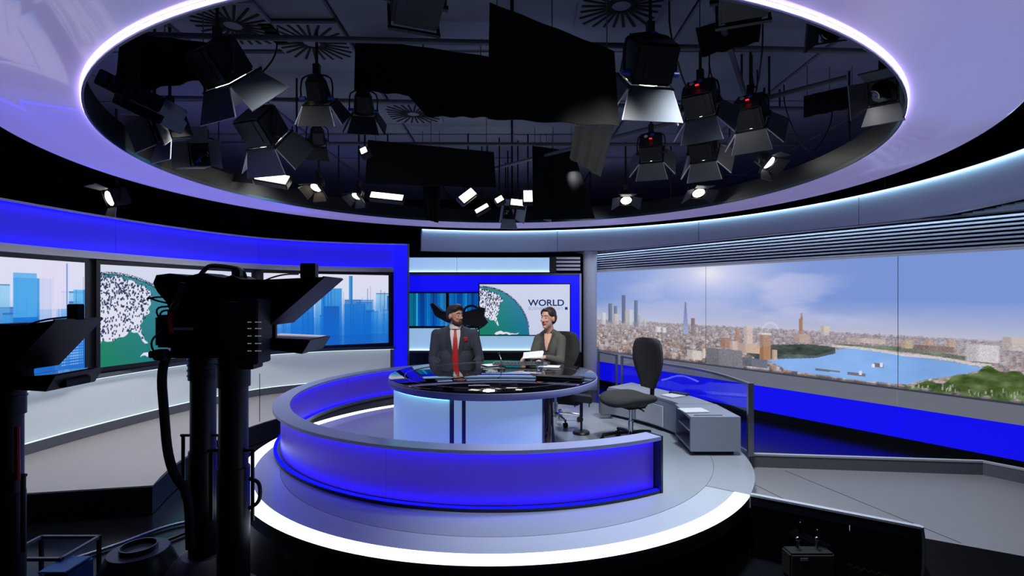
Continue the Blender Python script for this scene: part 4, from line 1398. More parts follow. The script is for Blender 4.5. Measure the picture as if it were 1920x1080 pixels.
fresnel(432, 150, 3.30, 0.33, -28, 48, 'largest black barn door spotlight at the left of the ceiling opening', doors=(25, 35, 40, 35), dm='mid_grey', square=True, lens='lamp_on')
fresnel(505, 262, 3.20, 0.36, -18, 44, 'big barn door spotlight below the largest one on the left', doors=(30, 35, 30, 40), dm='mid_grey', square=True, lens='lamp_on')
fresnel(600, 190, 3.30, 0.235, 0, 55, 'hanging spotlight with blue rear knob left of the low black drape', extras='blue', dm='dark_grey', doors=(35, 30, 35, 30))
fresnel(683, 212, 3.30, 0.215, 10, 55, 'hanging spotlight with blue rear knob at the drape corner', extras='blue', doors=(35, 30, 35, 30))
fresnel(595, 266, 3.25, 0.19, 20, 45, 'dark spotlight hanging under the pair with blue knobs', doors=(30, None, 30, None))
fresnel(300, 240, 3.0, 0.24, 150, 20, 'dark boxy spotlight at the far left inside the canopy ring', square=True, doors=(40, 40, 60, 40), dm='mid_grey')
fresnel(375, 290, 2.98, 0.22, 175, 12, 'open grey barn door lamp overlapping the left canopy rim', square=True, doors=(75, 60, 10, 70), dm='mid_grey', lens='black_glass')
fresnel(592, 352, 2.96, 0.16, 160, 56, 'small lit spotlight above the left rear rim of the canopy', lens='lamp_on', doors=(40, 40, 40, 40), dm='brown_board')
fresnel(668, 368, 2.96, 0.15, 150, 56, 'small lit spotlight left of the long white softlight', lens='lamp_on', doors=(40, 40, 40, 40))
fresnel(955, 398, 2.89, 0.22, 200, 25, 'grey barn door lamp dangling in front of the pelmet', dm='silver', square=True, doors=(50, 30, 60, 50))
fresnel(1208, 150, 3.30, 0.36, 8, 52, 'large black spotlight with open doors right of the tall black drape', square=True, doors=(40, 20, 45, 30), dm='mid_grey', extras='blue', lens='lamp_on')
fresnel(1318, 205, 3.25, 0.27, -35, 40, 'spotlight with red light hanging highest in the right cluster', extras='panel', square=True, doors=(40, 40, 40, 40), dm='mid_grey', lens='lamp_on')
fresnel(1412, 228, 3.25, 0.27, -40, 40, 'spotlight with red light rightmost in the right cluster', extras='panel', square=True, doors=(40, 40, 40, 40), dm='mid_grey', lens='lamp_on')
fresnel(1322, 288, 3.12, 0.27, -35, 38, 'spotlight with red light hanging lowest in the right cluster', extras='panel', square=True, doors=(40, 40, 40, 40), dm='mid_grey', lens='lamp_on')
fresnel(1222, 290, 3.12, 0.25, -20, 35, 'spotlight with red light leftmost in the right cluster beside the grey sheet', extras='panel', square=True, doors=(40, 40, 40, 40), dm='mid_grey', lens='lamp_on')
fresnel(1174, 376, 3.0, 0.19, 175, 56, 'small lit spotlight at the rear rim right of the black drape', lens='lamp_on', doors=(60, 60, None, 60))
fresnel(1310, 362, 2.94, 0.19, 185, 56, 'small lit spotlight at the rear rim below the right cluster', lens='lamp_on', doors=(60, 60, None, 60))
fresnel(1442, 305, 3.05, 0.17, 215, 45, 'single lit spotlight hanging right of the right cluster', lens='lamp_on', doors=(50, 50, 30, 50))
fresnel(1655, 172, 3.0, 0.19, 140, 35, 'barn door spotlight near the right rim of the canopy', doors=(40, 40, 45, 40), square=True, dm='mid_grey')
fresnel(1562, 52, 3.3, 0.17, 160, 30, 'tiny dark spotlight by the upper right rim of the canopy', doors=(None, 40, None, 40))
fresnel(775, 22, 3.3, 0.30, 20, 20, 'brown black spotlight cut by the top of the frame above the low black drape', square=True, doors=(None, None, None, None))
fresnel(1392, 12, 3.35, 0.30, -20, 25, 'dark spotlight cut by the top of the frame above the upper right flag', square=True, doors=(None, None, None, None))
fresnel(205, 372, 2.75, 0.22, 150, 20, 'flood lamp hanging outside the canopy above the left video wall', doors=(30, None, 60, None), dm='silver', square=True, lens='lamp_soft')

softlight(510, 332, 3.02, 58, 21, 0, -35, 10, 'bright white softlight panel at the left rear of the rig')
softlight(725, 367, 3.0, 60, 13, 0, -35, 6, 'long bright white softlight above the rear canopy rim')
softlight(877, 366, 3.0, 15, 34, 0, -30, 46, 'slanting white softlight right of the long one')
softlight(903, 390, 2.92, 26, 8, 0, -30, -30, 'short slanting white softlight lowest at the rear rim')
softlight(936, 373, 2.98, 14, 11, 0, -30, -30, 'smallest square white softlight in the centre rear')
softlight(971, 379, 2.96, 26, 13, 0, -30, 6, 'white softlight left of the upright bright one')
softlight(990, 367, 3.0, 16, 26, 0, -30, 0, 'upright bright white softlight beside the rear black drape')
softlight(681, 281, 3.1, 11, 12, 0, -30, -25, 'little bright square lamp left of the wide low drape', m='lamp_on')
softlight(552, 284, 3.1, 9, 11, 0, -30, 15, 'little bright square lamp beside the big left barn door spotlight', m='lamp_on')

# black drapes and flags


def drape(poly_px, y, label, m='black_cloth', wave=0.015, z_top=None, group='black drapes hung in the lighting rig', name='black_drape', cat='drape'):
    """hanging cloth whose outline is given in the elevation at depth y; it gets folds, a thickness and hangers"""
    pts = [P(a, b, y) for a, b in poly_px]
    c_ = sum(pts, Vector()) / len(pts)
    t_ = thing(name, label, cat, c_, group)
    tl, tr_, br_, bl_ = pts
    n_, k_ = 16, 6
    vs_, fs = [], []
    for side in (0, 1):
        for j in range(k_ + 1):
            for i in range(n_ + 1):
                u_, v_ = i / n_, j / k_
                q = (tl * (1 - u_) + tr_ * u_) * (1 - v_) + (bl_ * (1 - u_) + br_ * u_) * v_
                q = q + Vector((0, wave * math.sin(u_ * 19) * (0.4 + v_) + side * 0.012, 0))
                vs_.append(q)
    N_ = (n_ + 1) * (k_ + 1)
    for j in range(k_):
        for i in range(n_):
            a = j * (n_ + 1) + i
            fs.append((a, a + 1, a + n_ + 2, a + n_ + 1))
            fs.append((N_ + a, N_ + a + n_ + 1, N_ + a + n_ + 2, N_ + a + 1))
    for i in range(n_):
        fs.append((i, N_ + i, N_ + i + 1, i + 1))
        a = k_ * (n_ + 1) + i
        fs.append((a, a + 1, N_ + a + 1, N_ + a))
    for j in range(k_):
        a = j * (n_ + 1)
        fs.append((a, a + n_ + 1, N_ + a + n_ + 1, N_ + a))
        a = j * (n_ + 1) + n_
        fs.append((a, N_ + a, N_ + a + n_ + 1, a + n_ + 1))
    MB().add(vs_, fs).build('cloth', m, t_, smooth=60)
    for u_ in (0.06, 0.5, 0.94):
        q = tl * (1 - u_) + tr_ * u_
        if q.z < ZC - 0.06:
            MB().cyl((q.x, q.y + 0.006, q.z - 0.01), (q.x, q.y + 0.006, ZC - 0.035), 0.005, n=6).build('cord', 'grey_sheet', t_)
    return t_


drape([(918, 4), (1152, 96), (1161, 236), (914, 222)], 4.25, 'tallest black drape hanging in the centre top of the view')
drape([(668, 70), (916, 106), (916, 220), (800, 218)], 5.0, 'black drape left of the tallest one with stepped lower edge')
drape([(666, 72), (802, 90), (802, 182), (664, 168)], 5.05, 'black drape end piece reaching towards the hanging spotlights')
drape([(690, 262), (926, 285), (930, 352), (684, 345)], 7.2, 'wide low black drape above the long softlight')
drape([(998, 273), (1076, 284), (1116, 410), (1000, 412)], 7.6, 'upright black drape at the rear behind the grey sheet')
drape([(1078, 236), (1152, 236), (1126, 332), (1068, 296)], 5.6, 'crumpled pale grey diffusion sheet hanging right of centre', m='grey_sheet', name='diffusion_sheet', cat='sheet', group=None)
drape([(790, 330), (826, 334), (822, 418), (800, 412)], 7.8, 'narrow dark flag hanging down to the rear canopy rim')
drape([(1305, 52), (1430, 20), (1424, 78), (1316, 106)], 4.3, 'black flag panel at the upper right of the ceiling opening')
drape([(1508, 180), (1604, 158), (1606, 200), (1508, 220)], 5.6, 'black flag panel beside the right barn door spotlight')
drape([(310, 352), (470, 384), (470, 422), (318, 412)], 10.2, 'dark drape behind the canopy above the left video wall', m='dark_grey', wave=0.0)
drape([(226, 60), (390, 80), (372, 150), (214, 180)], 4.4, 'black flag behind the largest left spotlight')
drape([(1012, 381), (1037, 380), (1033, 416), (1019, 412)], 8.0, 'small silver reflector flap hanging right of the upright softlight', m='silver', name='reflector_flap', cat='flap', group=None, wave=0.01)
bd = thing('reflector_board', 'speckled grey brown reflector board under the left spotlights', 'board', HZ(410, 318, 3.0))
c_ = HZ(410, 318, 3.0)
kx = c_.y / 960
MB().hexa([P(346, 300, 6.7), P(470, 318, 6.7), P(470, 318, 6.71), P(346, 300, 6.71), P(346, 332, 6.6), P(474, 344, 6.6), P(474, 344, 6.61), P(346, 332, 6.61)]).build('board', 'brown_board', bd)
MB().cyl(P(410, 309, 6.7), (P(410, 309, 6.7).x, 6.7, ZC - 0.035), 0.008, n=6).build('hanger', 'black_plastic', bd)

for px, py, z, n, lab in ((262, 160, 3.2, 5, 'bank of dull blue ballast boxes at the left of the rig'), (290, 195, 3.15, 4, 'lower bank of dull blue ballast boxes in the rig')):
    p = HZ(px, py, z)
    t = thing('ballast_bank', lab, 'ballast', p, 'ballast banks in the rig')
    for i in range(n):
        MB().rbox(p + Vector((i * 0.11 - 0.2, 0, -i * 0.05)), (0.1, 0.3, 0.13), 0.01, R=Matrix.Rotation(0.45, 3, 'Y')).build('ballast_box', 'dark_steel', t)
    MB().cyl(p, (p.x, p.y, ZC - 0.035), 0.012, n=6).build('hanger', 'black_plastic', t)

CG = 'loose black cables looping below the ceiling'
for i, (a, b, sag, lab) in enumerate([
        ((1255, 60), (1330, 150), 0.35, 'black cable loop right of the large spotlight beside the tall drape'),
        ((1430, 90), (1410, 150), 0.2, 'black cable drooping from the upper right flag'),
        ((1470, 200), (1560, 230), 0.45, 'long black cable loop hanging right of the right cluster'),
        ((440, 110), (520, 100), 0.18, 'black cable strung behind the largest left spotlight'),
        ((1330, 140), (1420, 175), 0.3, 'black cable loop above the right cluster')]):
    p, q = HZ(a[0], a[1], 3.7), HZ(b[0], b[1], 3.7)
    m_ = (p + q) / 2 - Vector((0, 0, sag))
    tag(MB().tube([(p.x, p.y, ZC - 0.04), p, p.lerp(m_, 0.6) - Vector((0, 0, sag * .25)), m_, q.lerp(m_, 0.6) - Vector((0, 0, sag * .25)), q, (q.x, q.y, ZC - 0.04)], 0.008, 6, smooth=2).build('rig_cable', 'black_plastic'), lab, 'cable', CG)

# ------------------------------------------------------------------ studio cameras at the left
#  pedestal with steering column
def pedestal(x, y, top, r_, label, ring=True, hose=False, base_r=0.22, rings=4):
    t_ = thing('camera_pedestal', label, 'pedestal', (x, y, ZF), 'camera pedestals on the left')
    o_ = Vector((x, y, 0))
    MB().lathe([(0, ZF + 0.04), (base_r, ZF + 0.04), (base_r + 0.02, ZF + 0.12), (base_r * 0.8, ZF + 0.20), (r_ * 1.6, ZF + 0.24), (0, ZF + 0.24)], o_, 32).build('base', 'dark_grey', t_)
    for a in (90, 210, 330):
        c__ = Vector((x + base_r * 0.75 * math.cos(math.radians(a)), y + base_r * 0.75 * math.sin(math.radians(a)), ZF + 0.035))
        MB().cyl(c__ + Vector((0, -0.02, 0)), c__ + Vector((0, 0.02, 0)), 0.035, n=16).build('wheel', 'black_matte', t_)
    zm = ZF + 0.24 + (top - ZF - 0.24) * 0.52
    MB().cyl((x, y, ZF + 0.23), (x, y, zm), r_ * 1.12, n=28).build('outer_column', 'black_plastic', t_)
    MB().cyl((x, y, zm - 0.01), (x, y, top), r_, n=28).build('inner_column', 'black_plastic', t_)
    MB().cyl((x, y, top - 0.16), (x, y, top), r_ * 1.15, n=28).build('collar', 'black_plastic', t_)
    for i in range(rings):
        MB().lathe([(r_ * 1.15, -0.004), (r_ * 1.22, -0.004), (r_ * 1.22, 0.004), (r_ * 1.15, 0.004)], (x, y, top - 0.03 - i * 0.034), 24).build('collar_ring', 'dark_steel', t_)
    for sgn in (-1, 1):
        MB().cyl((x + sgn * r_ * 1.55, y - 0.02, zm - 0.30), (x + sgn * r_ * 1.55, y - 0.02, zm + 0.10), 0.011, n=8).build('guide_rod', 'black_plastic', t_)
        MB().cyl((x + sgn * r_ * 0.9, y - 0.02, zm + 0.10), (x + sgn * r_ * 1.75, y - 0.02, zm + 0.10), 0.009, n=8).build('bracket', 'black_plastic', t_)
    if hose:
        MB().tube([(x - 0.16, y - 0.1, top + 0.02), (x - 0.19, y - 0.12, top - 0.1), (x - 0.17, y - 0.12, top - 0.35), (x - 0.15, y - 0.12, top - 0.6), (x - 0.11, y - 0.11, top - 0.75), (x - 0.03, y - 0.1, top - 0.85), (x - 0.02, y - 0.1, top - 1.2)], 0.027, 12, smooth=2).build('cable_hose', 'black_matte', t_)
    return t_


def prompter(px_tip, py_tip, px_back, px_low, py_top, py_bot, tray, y, parent, xt=0.26):
    """triangular hood of a prompter seen from the side: closed back, sloping glass, with a monitor tray below"""
    f_ = [P(px_back, py_top, y), P(px_tip, py_tip, y), P(px_low, py_bot, y), P(px_back, py_bot, y)]
    dy = Vector((0, xt / 2, 0))
    vs_ = [k_ - dy for k_ in f_] + [k_ + dy for k_ in f_]
    MB().add(vs_, [(0, 1, 2, 3), (7, 6, 5, 4), (0, 4, 5, 1), (3, 2, 6, 7), (0, 3, 7, 4)]).build('prompter_hood', 'black_plastic', parent, smooth=0, fix=False)
    q_ = [vs_[1], vs_[2], vs_[6], vs_[5]]
    n_ = (vs_[2] - vs_[1]).cross(Vector((0, 1, 0))).normalized() * 0.006
    MB().hexa([k_ + n_ for k_ in q_] + [k_ - n_ for k_ in q_]).build('prompter_glass', 'black_plastic', parent, smooth=0)
    (x0, y0), (x1, y1) = tray
    p, q = P(x0, y0, y), P(x1, y1, y)
    dz = Vector((0, 0, 0.05))
    MB().hexa([p - dy - dz, q - dy - dz * 1.6 - Vector((0.05, 0, 0)), q + dy - dz * 1.6 - Vector((0.05, 0, 0)), p + dy - dz, p - dy, q - dy, q + dy, p + dy]).build('prompter_monitor', 'black_plastic', parent, smooth=0)
    MB().hexa([p - dy * .9 + Vector((.05, 0, .001)), q - dy * .9 + Vector((-.02, 0, .001)), q + dy * .9 + Vector((-.02, 0, .001)), p + dy * .9 + Vector((.05, 0, .001)), p - dy * .9 + Vector((.05, 0, .005)), q - dy * .9 + Vector((-.02, 0, .005)), q + dy * .9 + Vector((-.02, 0, .005)), p + dy * .9 + Vector((.05, 0, .005))]).build('monitor_glass', 'black_glass', parent, smooth=0)


YC = 3.2
ped1 = pedestal(P(381, 0, YC + 0.1).x, YC + 0.1, P(0, 668, YC).z, 0.075, 'slim ribbed camera pedestal with thick cable hose on its left', hose=True)
ped2 = pedestal(P(438, 0, 2.95).x, 2.95, P(0, 672, 2.95).z, 0.077, 'thick black pedestal column just right of the ribbed one', rings=1, base_r=0.2)
p2 = P(438, 0, 2.95)
MB().tube([(p2.x + 0.10, 2.93, P(0, 895, 2.95).z), (p2.x + 0.155, 2.93, P(0, 900, 2.95).z), (p2.x + 0.165, 2.93, P(0, 920, 2.95).z), (p2.x + 0.155, 2.93, P(0, 940, 2.95).z), (p2.x + 0.10, 2.93, P(0, 950, 2.95).z)], 0.011, 10, smooth=2).build('grab_handle', 'black_plastic', ped2)
MB().cyl((p2.x + 0.155, 2.94, P(0, 700, 2.95).z), (p2.x + 0.155, 2.94, P(0, 790, 2.95).z), 0.002, n=6).build('aerial_wire', 'black_plastic', ped2)

cam1 = thing('studio_camera', 'large black studio camera with prompter on the ribbed pedestal', 'camera', P(400, 668, YC), 'black studio cameras')
bx = lambda x0, y0, x1, y1, dp, r_=0.01, yy=YC: MB().rbox((P(x0, y0, yy) + P(x1, y1, yy)) / 2, (P(x1, 0, yy).x - P(x0, 0, yy).x, dp, P(0, y0, yy).z - P(0, y1, yy).z), r_)
# body outline in side elevation, extruded
out = [(310, 532), (316, 517), (340, 514), (372, 519), (385, 516), (398, 513), (425, 520), (440, 522), (452, 517), (470, 525), (500, 525), (500, 570), (470, 590), (430, 592), (340, 582), (334, 566), (318, 548)]
vs_ = [P(a, b, YC) + Vector((0, -0.11, 0)) for a, b in out] + [P(a, b, YC) + Vector((0, 0.11, 0)) for a, b in out]
n = len(out)
MB().add(vs_[:], [tuple(range(n)), tuple(range(2 * n - 1, n - 1, -1))] + [(i, (i + 1) % n, n + (i + 1) % n, n + i) for i in range(n)]).build('viewfinder_hood', 'black_plastic', cam1, smooth=25)
bx(334, 575, 470, 655, 0.24, 0.02).build('body', 'black_plastic', cam1)
bx(303, 590, 336, 650, 0.14, 0.015).build('rear_pack', 'dark_grey', cam1)
bx(298, 655, 470, 668, 0.2, 0.006).build('mount_plate', 'dark_steel', cam1)
bx(455, 530, 500, 640, 0.2, 0.015).build('lens_box', 'black_plastic', cam1)
bx(342, 612, 385, 617, 0.25, 0.003).build('side_rail', 'silver', cam1)
MB().tube([P(372, 520, YC), P(386, 503, YC), P(396, 497, YC), P(440, 502, YC), P(456, 508, YC), P(460, 522, YC)], 0.014, 8, smooth=2).build('carry_handle', 'black_plastic', cam1)
MB().rbox(P(445, 512, YC - .05), (0.05, 0.06, 0.06), 0.01).build('tally_light_box', 'black_plastic', cam1)
MB().tube([P(344, 530, YC - .13), P(336, 555, YC - .13), P(325, 578, YC - .13)], 0.016, 10).build('pan_handle', 'dark_grey', cam1)
MB().tube([P(330, 566, YC - .14), P(323, 580, YC - .14)], 0.018, 10).build('handle_grip', 'gold', cam1)
MB().tube([P(321, 586, YC - .13), P(318, 600, YC - .13), P(322, 625, YC - .13)], 0.012, 8, smooth=1).build('red_cable', 'red', cam1)
for k_, (a, b, c_) in enumerate((((330, 560), (300, 556), (276, 560)), ((328, 570), (300, 566), (278, 558)), ((326, 574), (290, 576), (300, 602)), ((330, 582), (298, 582), (302, 612)), ((304, 620), (280, 640), (292, 668)))):
    MB().tube([P(*a, YC - .1), P(*b, YC - .1), P(*c_, YC - .1)], 0.006, 6, smooth=2).build('cable', 'black_plastic', cam1)
bx(292, 655, 312, 675, 0.06, 0.006, YC - 0.1).build('connector_block', 'dark_grey', cam1)
prompter(626, 521, 472, 528, 528, 606, ((492, 630), (602, 634)), YC, cam1, 0.34)
bx(566, 494, 594, 522, 0.06, 0.004).build('tally_box', 'black_plastic', cam1)
bx(512, 604, 518, 634, 0.03, 0.003).build('prompter_arm', 'black_plastic', cam1)
bx(500, 606, 504, 634, 0.03, 0.003).build('prompter_arm', 'black_plastic', cam1)
MB().tube([P(492, 528, YC), P(510, 520, YC), P(535, 514, YC), P(560, 514, YC)], 0.005, 6, smooth=2).build('prompter_cable', 'mid_grey', cam1)

cb = thing('control_rack', 'flat black control unit with rows of tiny lights on the thick pedestal', 'control unit', P(460, 690, 2.95))
bx(424, 566, 496, 680, 0.16, 0.006, 2.95).build('case', 'dark_grey', cb)
bx(458, 560, 495, 600, 0.14, 0.006, 2.95).build('upper_case', 'dark_grey', cb)
bx(430, 678, 484, 690, 0.12, 0.004, 2.95).build('mounting_foot', 'black_plastic', cb)
mb = MB()
for j, yy in enumerate((604, 616, 630, 644, 658)):
    for i, xx in enumerate((466, 470, 480, 484, 488)):
        mb.box(P(xx, yy, 2.95 - 0.084), (0.006 if i % 2 else 0.010, 0.004, 0.004))
tag(mb.build('status_lights', 'led_dot', cb, smooth=0), kind='stuff')

YL = 2.7
ped3 = pedestal(P(12, 0, YL).x, YL, P(0, 720, YL).z, 0.07, 'black pedestal cut off by the left frame edge', rings=2, base_r=0.24)
cam3 = thing('studio_camera', 'black camera prompter poking in at the left frame edge', 'camera', P(20, 720, YL), 'black studio cameras')
bl = lambda x0, y0, x1, y1, dp, r_=0.008: bx(x0, y0, x1, y1, dp, r_, YL)
bl(-60, 612, 40, 690, 0.24, 0.02).build('body', 'black_plastic', cam3)
bl(4, 606, 46, 625, 0.18, 0.01).build('viewfinder', 'black_plastic', cam3)
bl(-20, 690, 44, 722, 0.14, 0.01).build('mount_plate', 'black_plastic', cam3)
prompter(150, 598, 46, 62, 614, 690, ((58, 702), (152, 696)), YL, cam3, 0.30)
bl(132, 570, 152, 600, 0.05, 0.004).build('tally_box', 'black_plastic', cam3)
bl(40, 620, 50, 728, 0.05, 0.004).build('prompter_arm', 'black_plastic', cam3)
bl(92, 708, 148, 722, 0.16, 0.005).build('monitor_base', 'black_plastic', cam3)
MB().tube([P(48, 610, YL), P(80, 600, YL), P(110, 596, YL), P(132, 594, YL)], 0.005, 6, smooth=2).build('prompter_cable', 'mid_grey', cam3)
MB().cyl(P(32, 800, YL - .05), P(33, 900, YL - .05), 0.012, n=8).build('steering_rod', 'red', ped3)

# third camera near the back screens
YK = 8.3
cam2 = thing('studio_camera', 'black studio camera standing behind the man before the back screen', 'camera', P(865, 640, YK), 'black studio cameras')
bk_ = lambda x0, y0, x1, y1, dp, r_=0.008: bx(x0, y0, x1, y1, dp, r_, YK)
o2 = [(808, 570), (814, 568), (830, 583), (860, 588), (902, 576), (910, 578), (908, 592), (916, 604), (908, 612), (880, 610), (840, 604), (818, 592)]
n = len(o2)
vs_ = [P(a, b, YK) + Vector((0, -0.12, 0)) for a, b in o2] + [P(a, b, YK) + Vector((0, 0.12, 0)) for a, b in o2]
MB().add(vs_, [tuple(range(n)), tuple(range(2 * n - 1, n - 1, -1))] + [(i, (i + 1) % n, n + (i + 1) % n, n + i) for i in range(n)]).build('body', 'black_plastic', cam2, smooth=25)
bk_(836, 548, 842, 590, 0.05).build('viewfinder_post', 'black_plastic', cam2)
MB().tube([P(868, 590, YK), P(872, 576, YK), P(886, 572, YK), P(896, 578, YK)], 0.018, 8, smooth=2).build('carry_handle', 'black_plastic', cam2)
MB().tube([P(884, 608, YK), P(895, 616, YK), P(884, 624, YK), P(905, 612, YK)], 0.012, 6, smooth=2).build('cable', 'black_plastic', cam2)
ped4 = pedestal(P(865, 0, YK).x, YK, P(0, 610, YK).z, 0.075, 'black camera pedestal hidden behind the seated man', base_r=0.2)

# left foreground floor clutter
def low_skirt(name, px0, px1, y, z0, z1, m, label):
    a, b = P(px0, 0, y).x, P(px1, 0, y).x
    t_ = thing(name, label, 'equipment', ((a + b) / 2, y, ZF))
    pr = [(0.0, z0), (1.0, z0), (0.92, z0 + (z1 - z0) * .6), (0.7, z1), (0, z1)]
    MB().lathe([(r_ * (b - a) / 2, z_) for r_, z_ in pr], ((a + b) / 2, y, 0), 32).build('shell', m, t_)
    MB().lathe([((b - a) * .2, z1), ((b - a) * .22, z1), ((b - a) * .22, z1 + .03), ((b - a) * .2, z1 + .03)], ((a + b) / 2, y, 0), 24).build('collar', 'dark_steel', t_)
    return t_


low_skirt('dolly_base', 190, 330, 3.25, ZF, -0.16, 'dark_steel', 'rounded dark steel dolly base on the floor before the left set floor')
t = thing('floor_crate', 'open metal frame crate on the dark floor at the lower left', 'crate', (P(95, 0, 3.4).x, 3.4, ZF))
xx, yy = P(95, 0, 3.4).x, 3.4
for dx, dy in ((-.2, -.15), (.2, -.15), (.2, .15), (-.2, .15)):
    MB().box((xx + dx, yy + dy, ZF + 0.12), (0.02, 0.02, 0.24)).build('upright', 'dark_steel', t)
for dy in (-.15, .15):
    MB().box((xx, yy + dy, ZF + 0.23), (0.4, 0.02, 0.02)).build('rail', 'mid_grey', t)
for dx in (-.2, .2):
    MB().box((xx + dx, yy, ZF + 0.23), (0.02, 0.3, 0.02)).build('rail', 'mid_grey', t)
p = G(128, 1060, ZF + 0.2)
t = thing('blue_case', 'blue plastic case with pale edge at the bottom left of the view', 'case', (p.x, p.y, ZF))
MB().rbox((p.x, p.y, ZF + 0.11), (0.16, 0.22, 0.2), 0.015).build('shell', 'blue_plastic', t)
MB().rbox((p.x, p.y - 0.02, ZF + 0.215), (0.17, 0.2, 0.012), 0.004).build('lid', 'blue_plastic', t)
MB().box((p.x, p.y - 0.115, ZF + 0.17), (0.14, 0.01, 0.02)).build('edge_strip', 'white_plastic', t)
for k_, (a, m, lab) in enumerate((((250, 1010), 'blue_plastic', 'blue cable lying between the dolly bases'), ((345, 1000), 'black_plastic', 'black cable on the floor under the pedestals'))):
    p = G(a[0], a[1], ZF + 0.02)
    tag(MB().tube([p + Vector((-.2, -.3, 0)), p + Vector((-.05, -.1, 0)), p, p + Vector((.1, .2, 0)), p + Vector((.3, .35, 0))], 0.014, 8, smooth=2).build('floor_cable', m), lab, 'cable')

# ------------------------------------------------------------------ the two presenters


def prim_mesh(prims):
    mb = MB()
    for p_ in prims:
        if p_[0] == 'e':
            R_ = Euler(p_[3]).to_matrix() if len(p_) > 3 else None
            mb.ball(p_[1], p_[2], 20, R=R_)
        else:
            _, a, b, ra, rb = p_
            mb.cyl(a, b, ra, rb, 16)
            mb.ball(a, ra, 14)
            mb.ball(b, rb, 14)
    return mb


def blob(name, prims, voxel, m, parent, keep=0.5, smooth_it=3):
    """one continuous skin over overlapping limbs and masses"""
    tmp = prim_mesh(prims).build('tmp', m, None, local=True)
    md = tmp.modifiers.new('r', 'REMESH')
    md.mode = 'VOXEL'
    md.voxel_size = voxel
    ms = tmp.modifiers.new('s', 'SMOOTH')
    ms.iterations = smooth_it
    ms.factor = 0.5
    if keep < 1:
        mdc = tmp.modifiers.new('d', 'DECIMATE')
        mdc.ratio = keep
    dg = bpy.context.evaluated_depsgraph_get()
    me = bpy.data.meshes.new_from_object(tmp.evaluated_get(dg))
    old = tmp.data
    bpy.data.objects.remove(tmp)
    bpy.data.meshes.remove(old)
    me.name = name
    me.materials.clear()
    me.materials.append(MATS[m])
    me.polygons.foreach_set('use_smooth', [True] * len(me.polygons))
    o = bpy.data.objects.new(name, me)
    COL.objects.link(o)
    o.parent = parent
    return o


def drape_on(name, target, strip, m, parent, off=0.006, thick=0.004, y_from=0.6):
    """a strip of cloth laid on the front (+y) of a body part; strip = [(z, x_left, x_right), ...]"""
    bm = bmesh.new()
    bm.from_mesh(target.data)
    bv = BVHTree.FromBMesh(bm)
    bm.free()
    nx = 7
    vs_, fs = [], []
    for z, xl, xr in strip:
        for i in range(nx):
            x = xl + (xr - xl) * i / (nx - 1)
            hit = bv.ray_cast(Vector((x, y_from, z)), Vector((0, -1, 0)))
            y = hit[0].y if hit[0] is not None else 0.05
            vs_.append((x, y + off, z))
    k_ = len(strip)
    N_ = len(vs_)
    vs_ += [(x, y + thick, z) for x, y, z in vs_]
    for j in range(k_ - 1):
        for i in range(nx - 1):
            a = j * nx + i
            fs.append((a, a + 1, a + nx + 1, a + nx))
            fs.append((N_ + a, N_ + a + nx, N_ + a + nx + 1, N_ + a + 1))
    for i in range(nx - 1):
        a = (k_ - 1) * nx + i
        fs += [(i, N_ + i, N_ + i + 1, i + 1), (a, a + 1, N_ + a + 1, N_ + a)]
    for j in range(k_ - 1):
        a, b = j * nx, j * nx + nx - 1
        fs += [(a, a + nx, N_ + a + nx, N_ + a), (b, N_ + b, N_ + b + nx, b + nx)]
    return MB().add(vs_, fs).build(name, m, parent, smooth=60, local=True)


def hand(wrist, direction, up, side, curl=0.5, scale=1.0):
    """palm, four fingers, thumb as capsules; direction = where the fingers point, up = back of the hand, side=+1: thumb towards direction x up"""
    d_ = Vector(direction).normalized()
    u_ = (Vector(up) - d_ * Vector(up).dot(d_)).normalized()
    s_ = d_.cross(u_) * side
    w_ = Vector(wrist)
    pr = []
    for i in range(4):
        lat = (0.024 - i * 0.016) * scale
        pr.append(('c', w_ + d_ * 0.02 * scale + s_ * lat * 0.7, w_ + d_ * 0.085 * scale + s_ * lat, 0.014 * scale, 0.011 * scale))
        L_ = (0.070, 0.078, 0.072, 0.056)[i] * scale
        k0 = w_ + d_ * 0.088 * scale + s_ * lat * 1.15
        a1, a2, a3 = curl * 0.5, curl * 1.1, curl * 1.6
        k1 = k0 + (d_ * math.cos(a1) - u_ * math.sin(a1)) * L_ * 0.45
        k2 = k1 + (d_ * math.cos(a2) - u_ * math.sin(a2)) * L_ * 0.32
        k3 = k2 + (d_ * math.cos(a3) - u_ * math.sin(a3)) * L_ * 0.23
        pr += [('c', k0, k1, 0.0092 * scale, 0.0085 * scale), ('c', k1, k2, 0.0085 * scale, 0.008 * scale), ('c', k2, k3, 0.008 * scale, 0.007 * scale)]
    t0 = w_ + d_ * 0.03 * scale + s_ * 0.026 * scale
    t1 = t0 + (d_ * 0.6 + s_ * 0.6 - u_ * 0.3).normalized() * 0.04 * scale
    t2 = t1 + (d_ * 0.85 + s_ * 0.2 - u_ * 0.4).normalized() * 0.03 * scale
    pr += [('c', t0, t1, 0.0125 * scale, 0.0105 * scale), ('c', t1, t2, 0.0105 * scale, 0.0085 * scale)]
    return pr


def rz(v, a, piv):
    v, piv = Vector(v), Vector(piv)
    return piv + Matrix.Rotation(a, 3, 'Z') @ (v - piv)


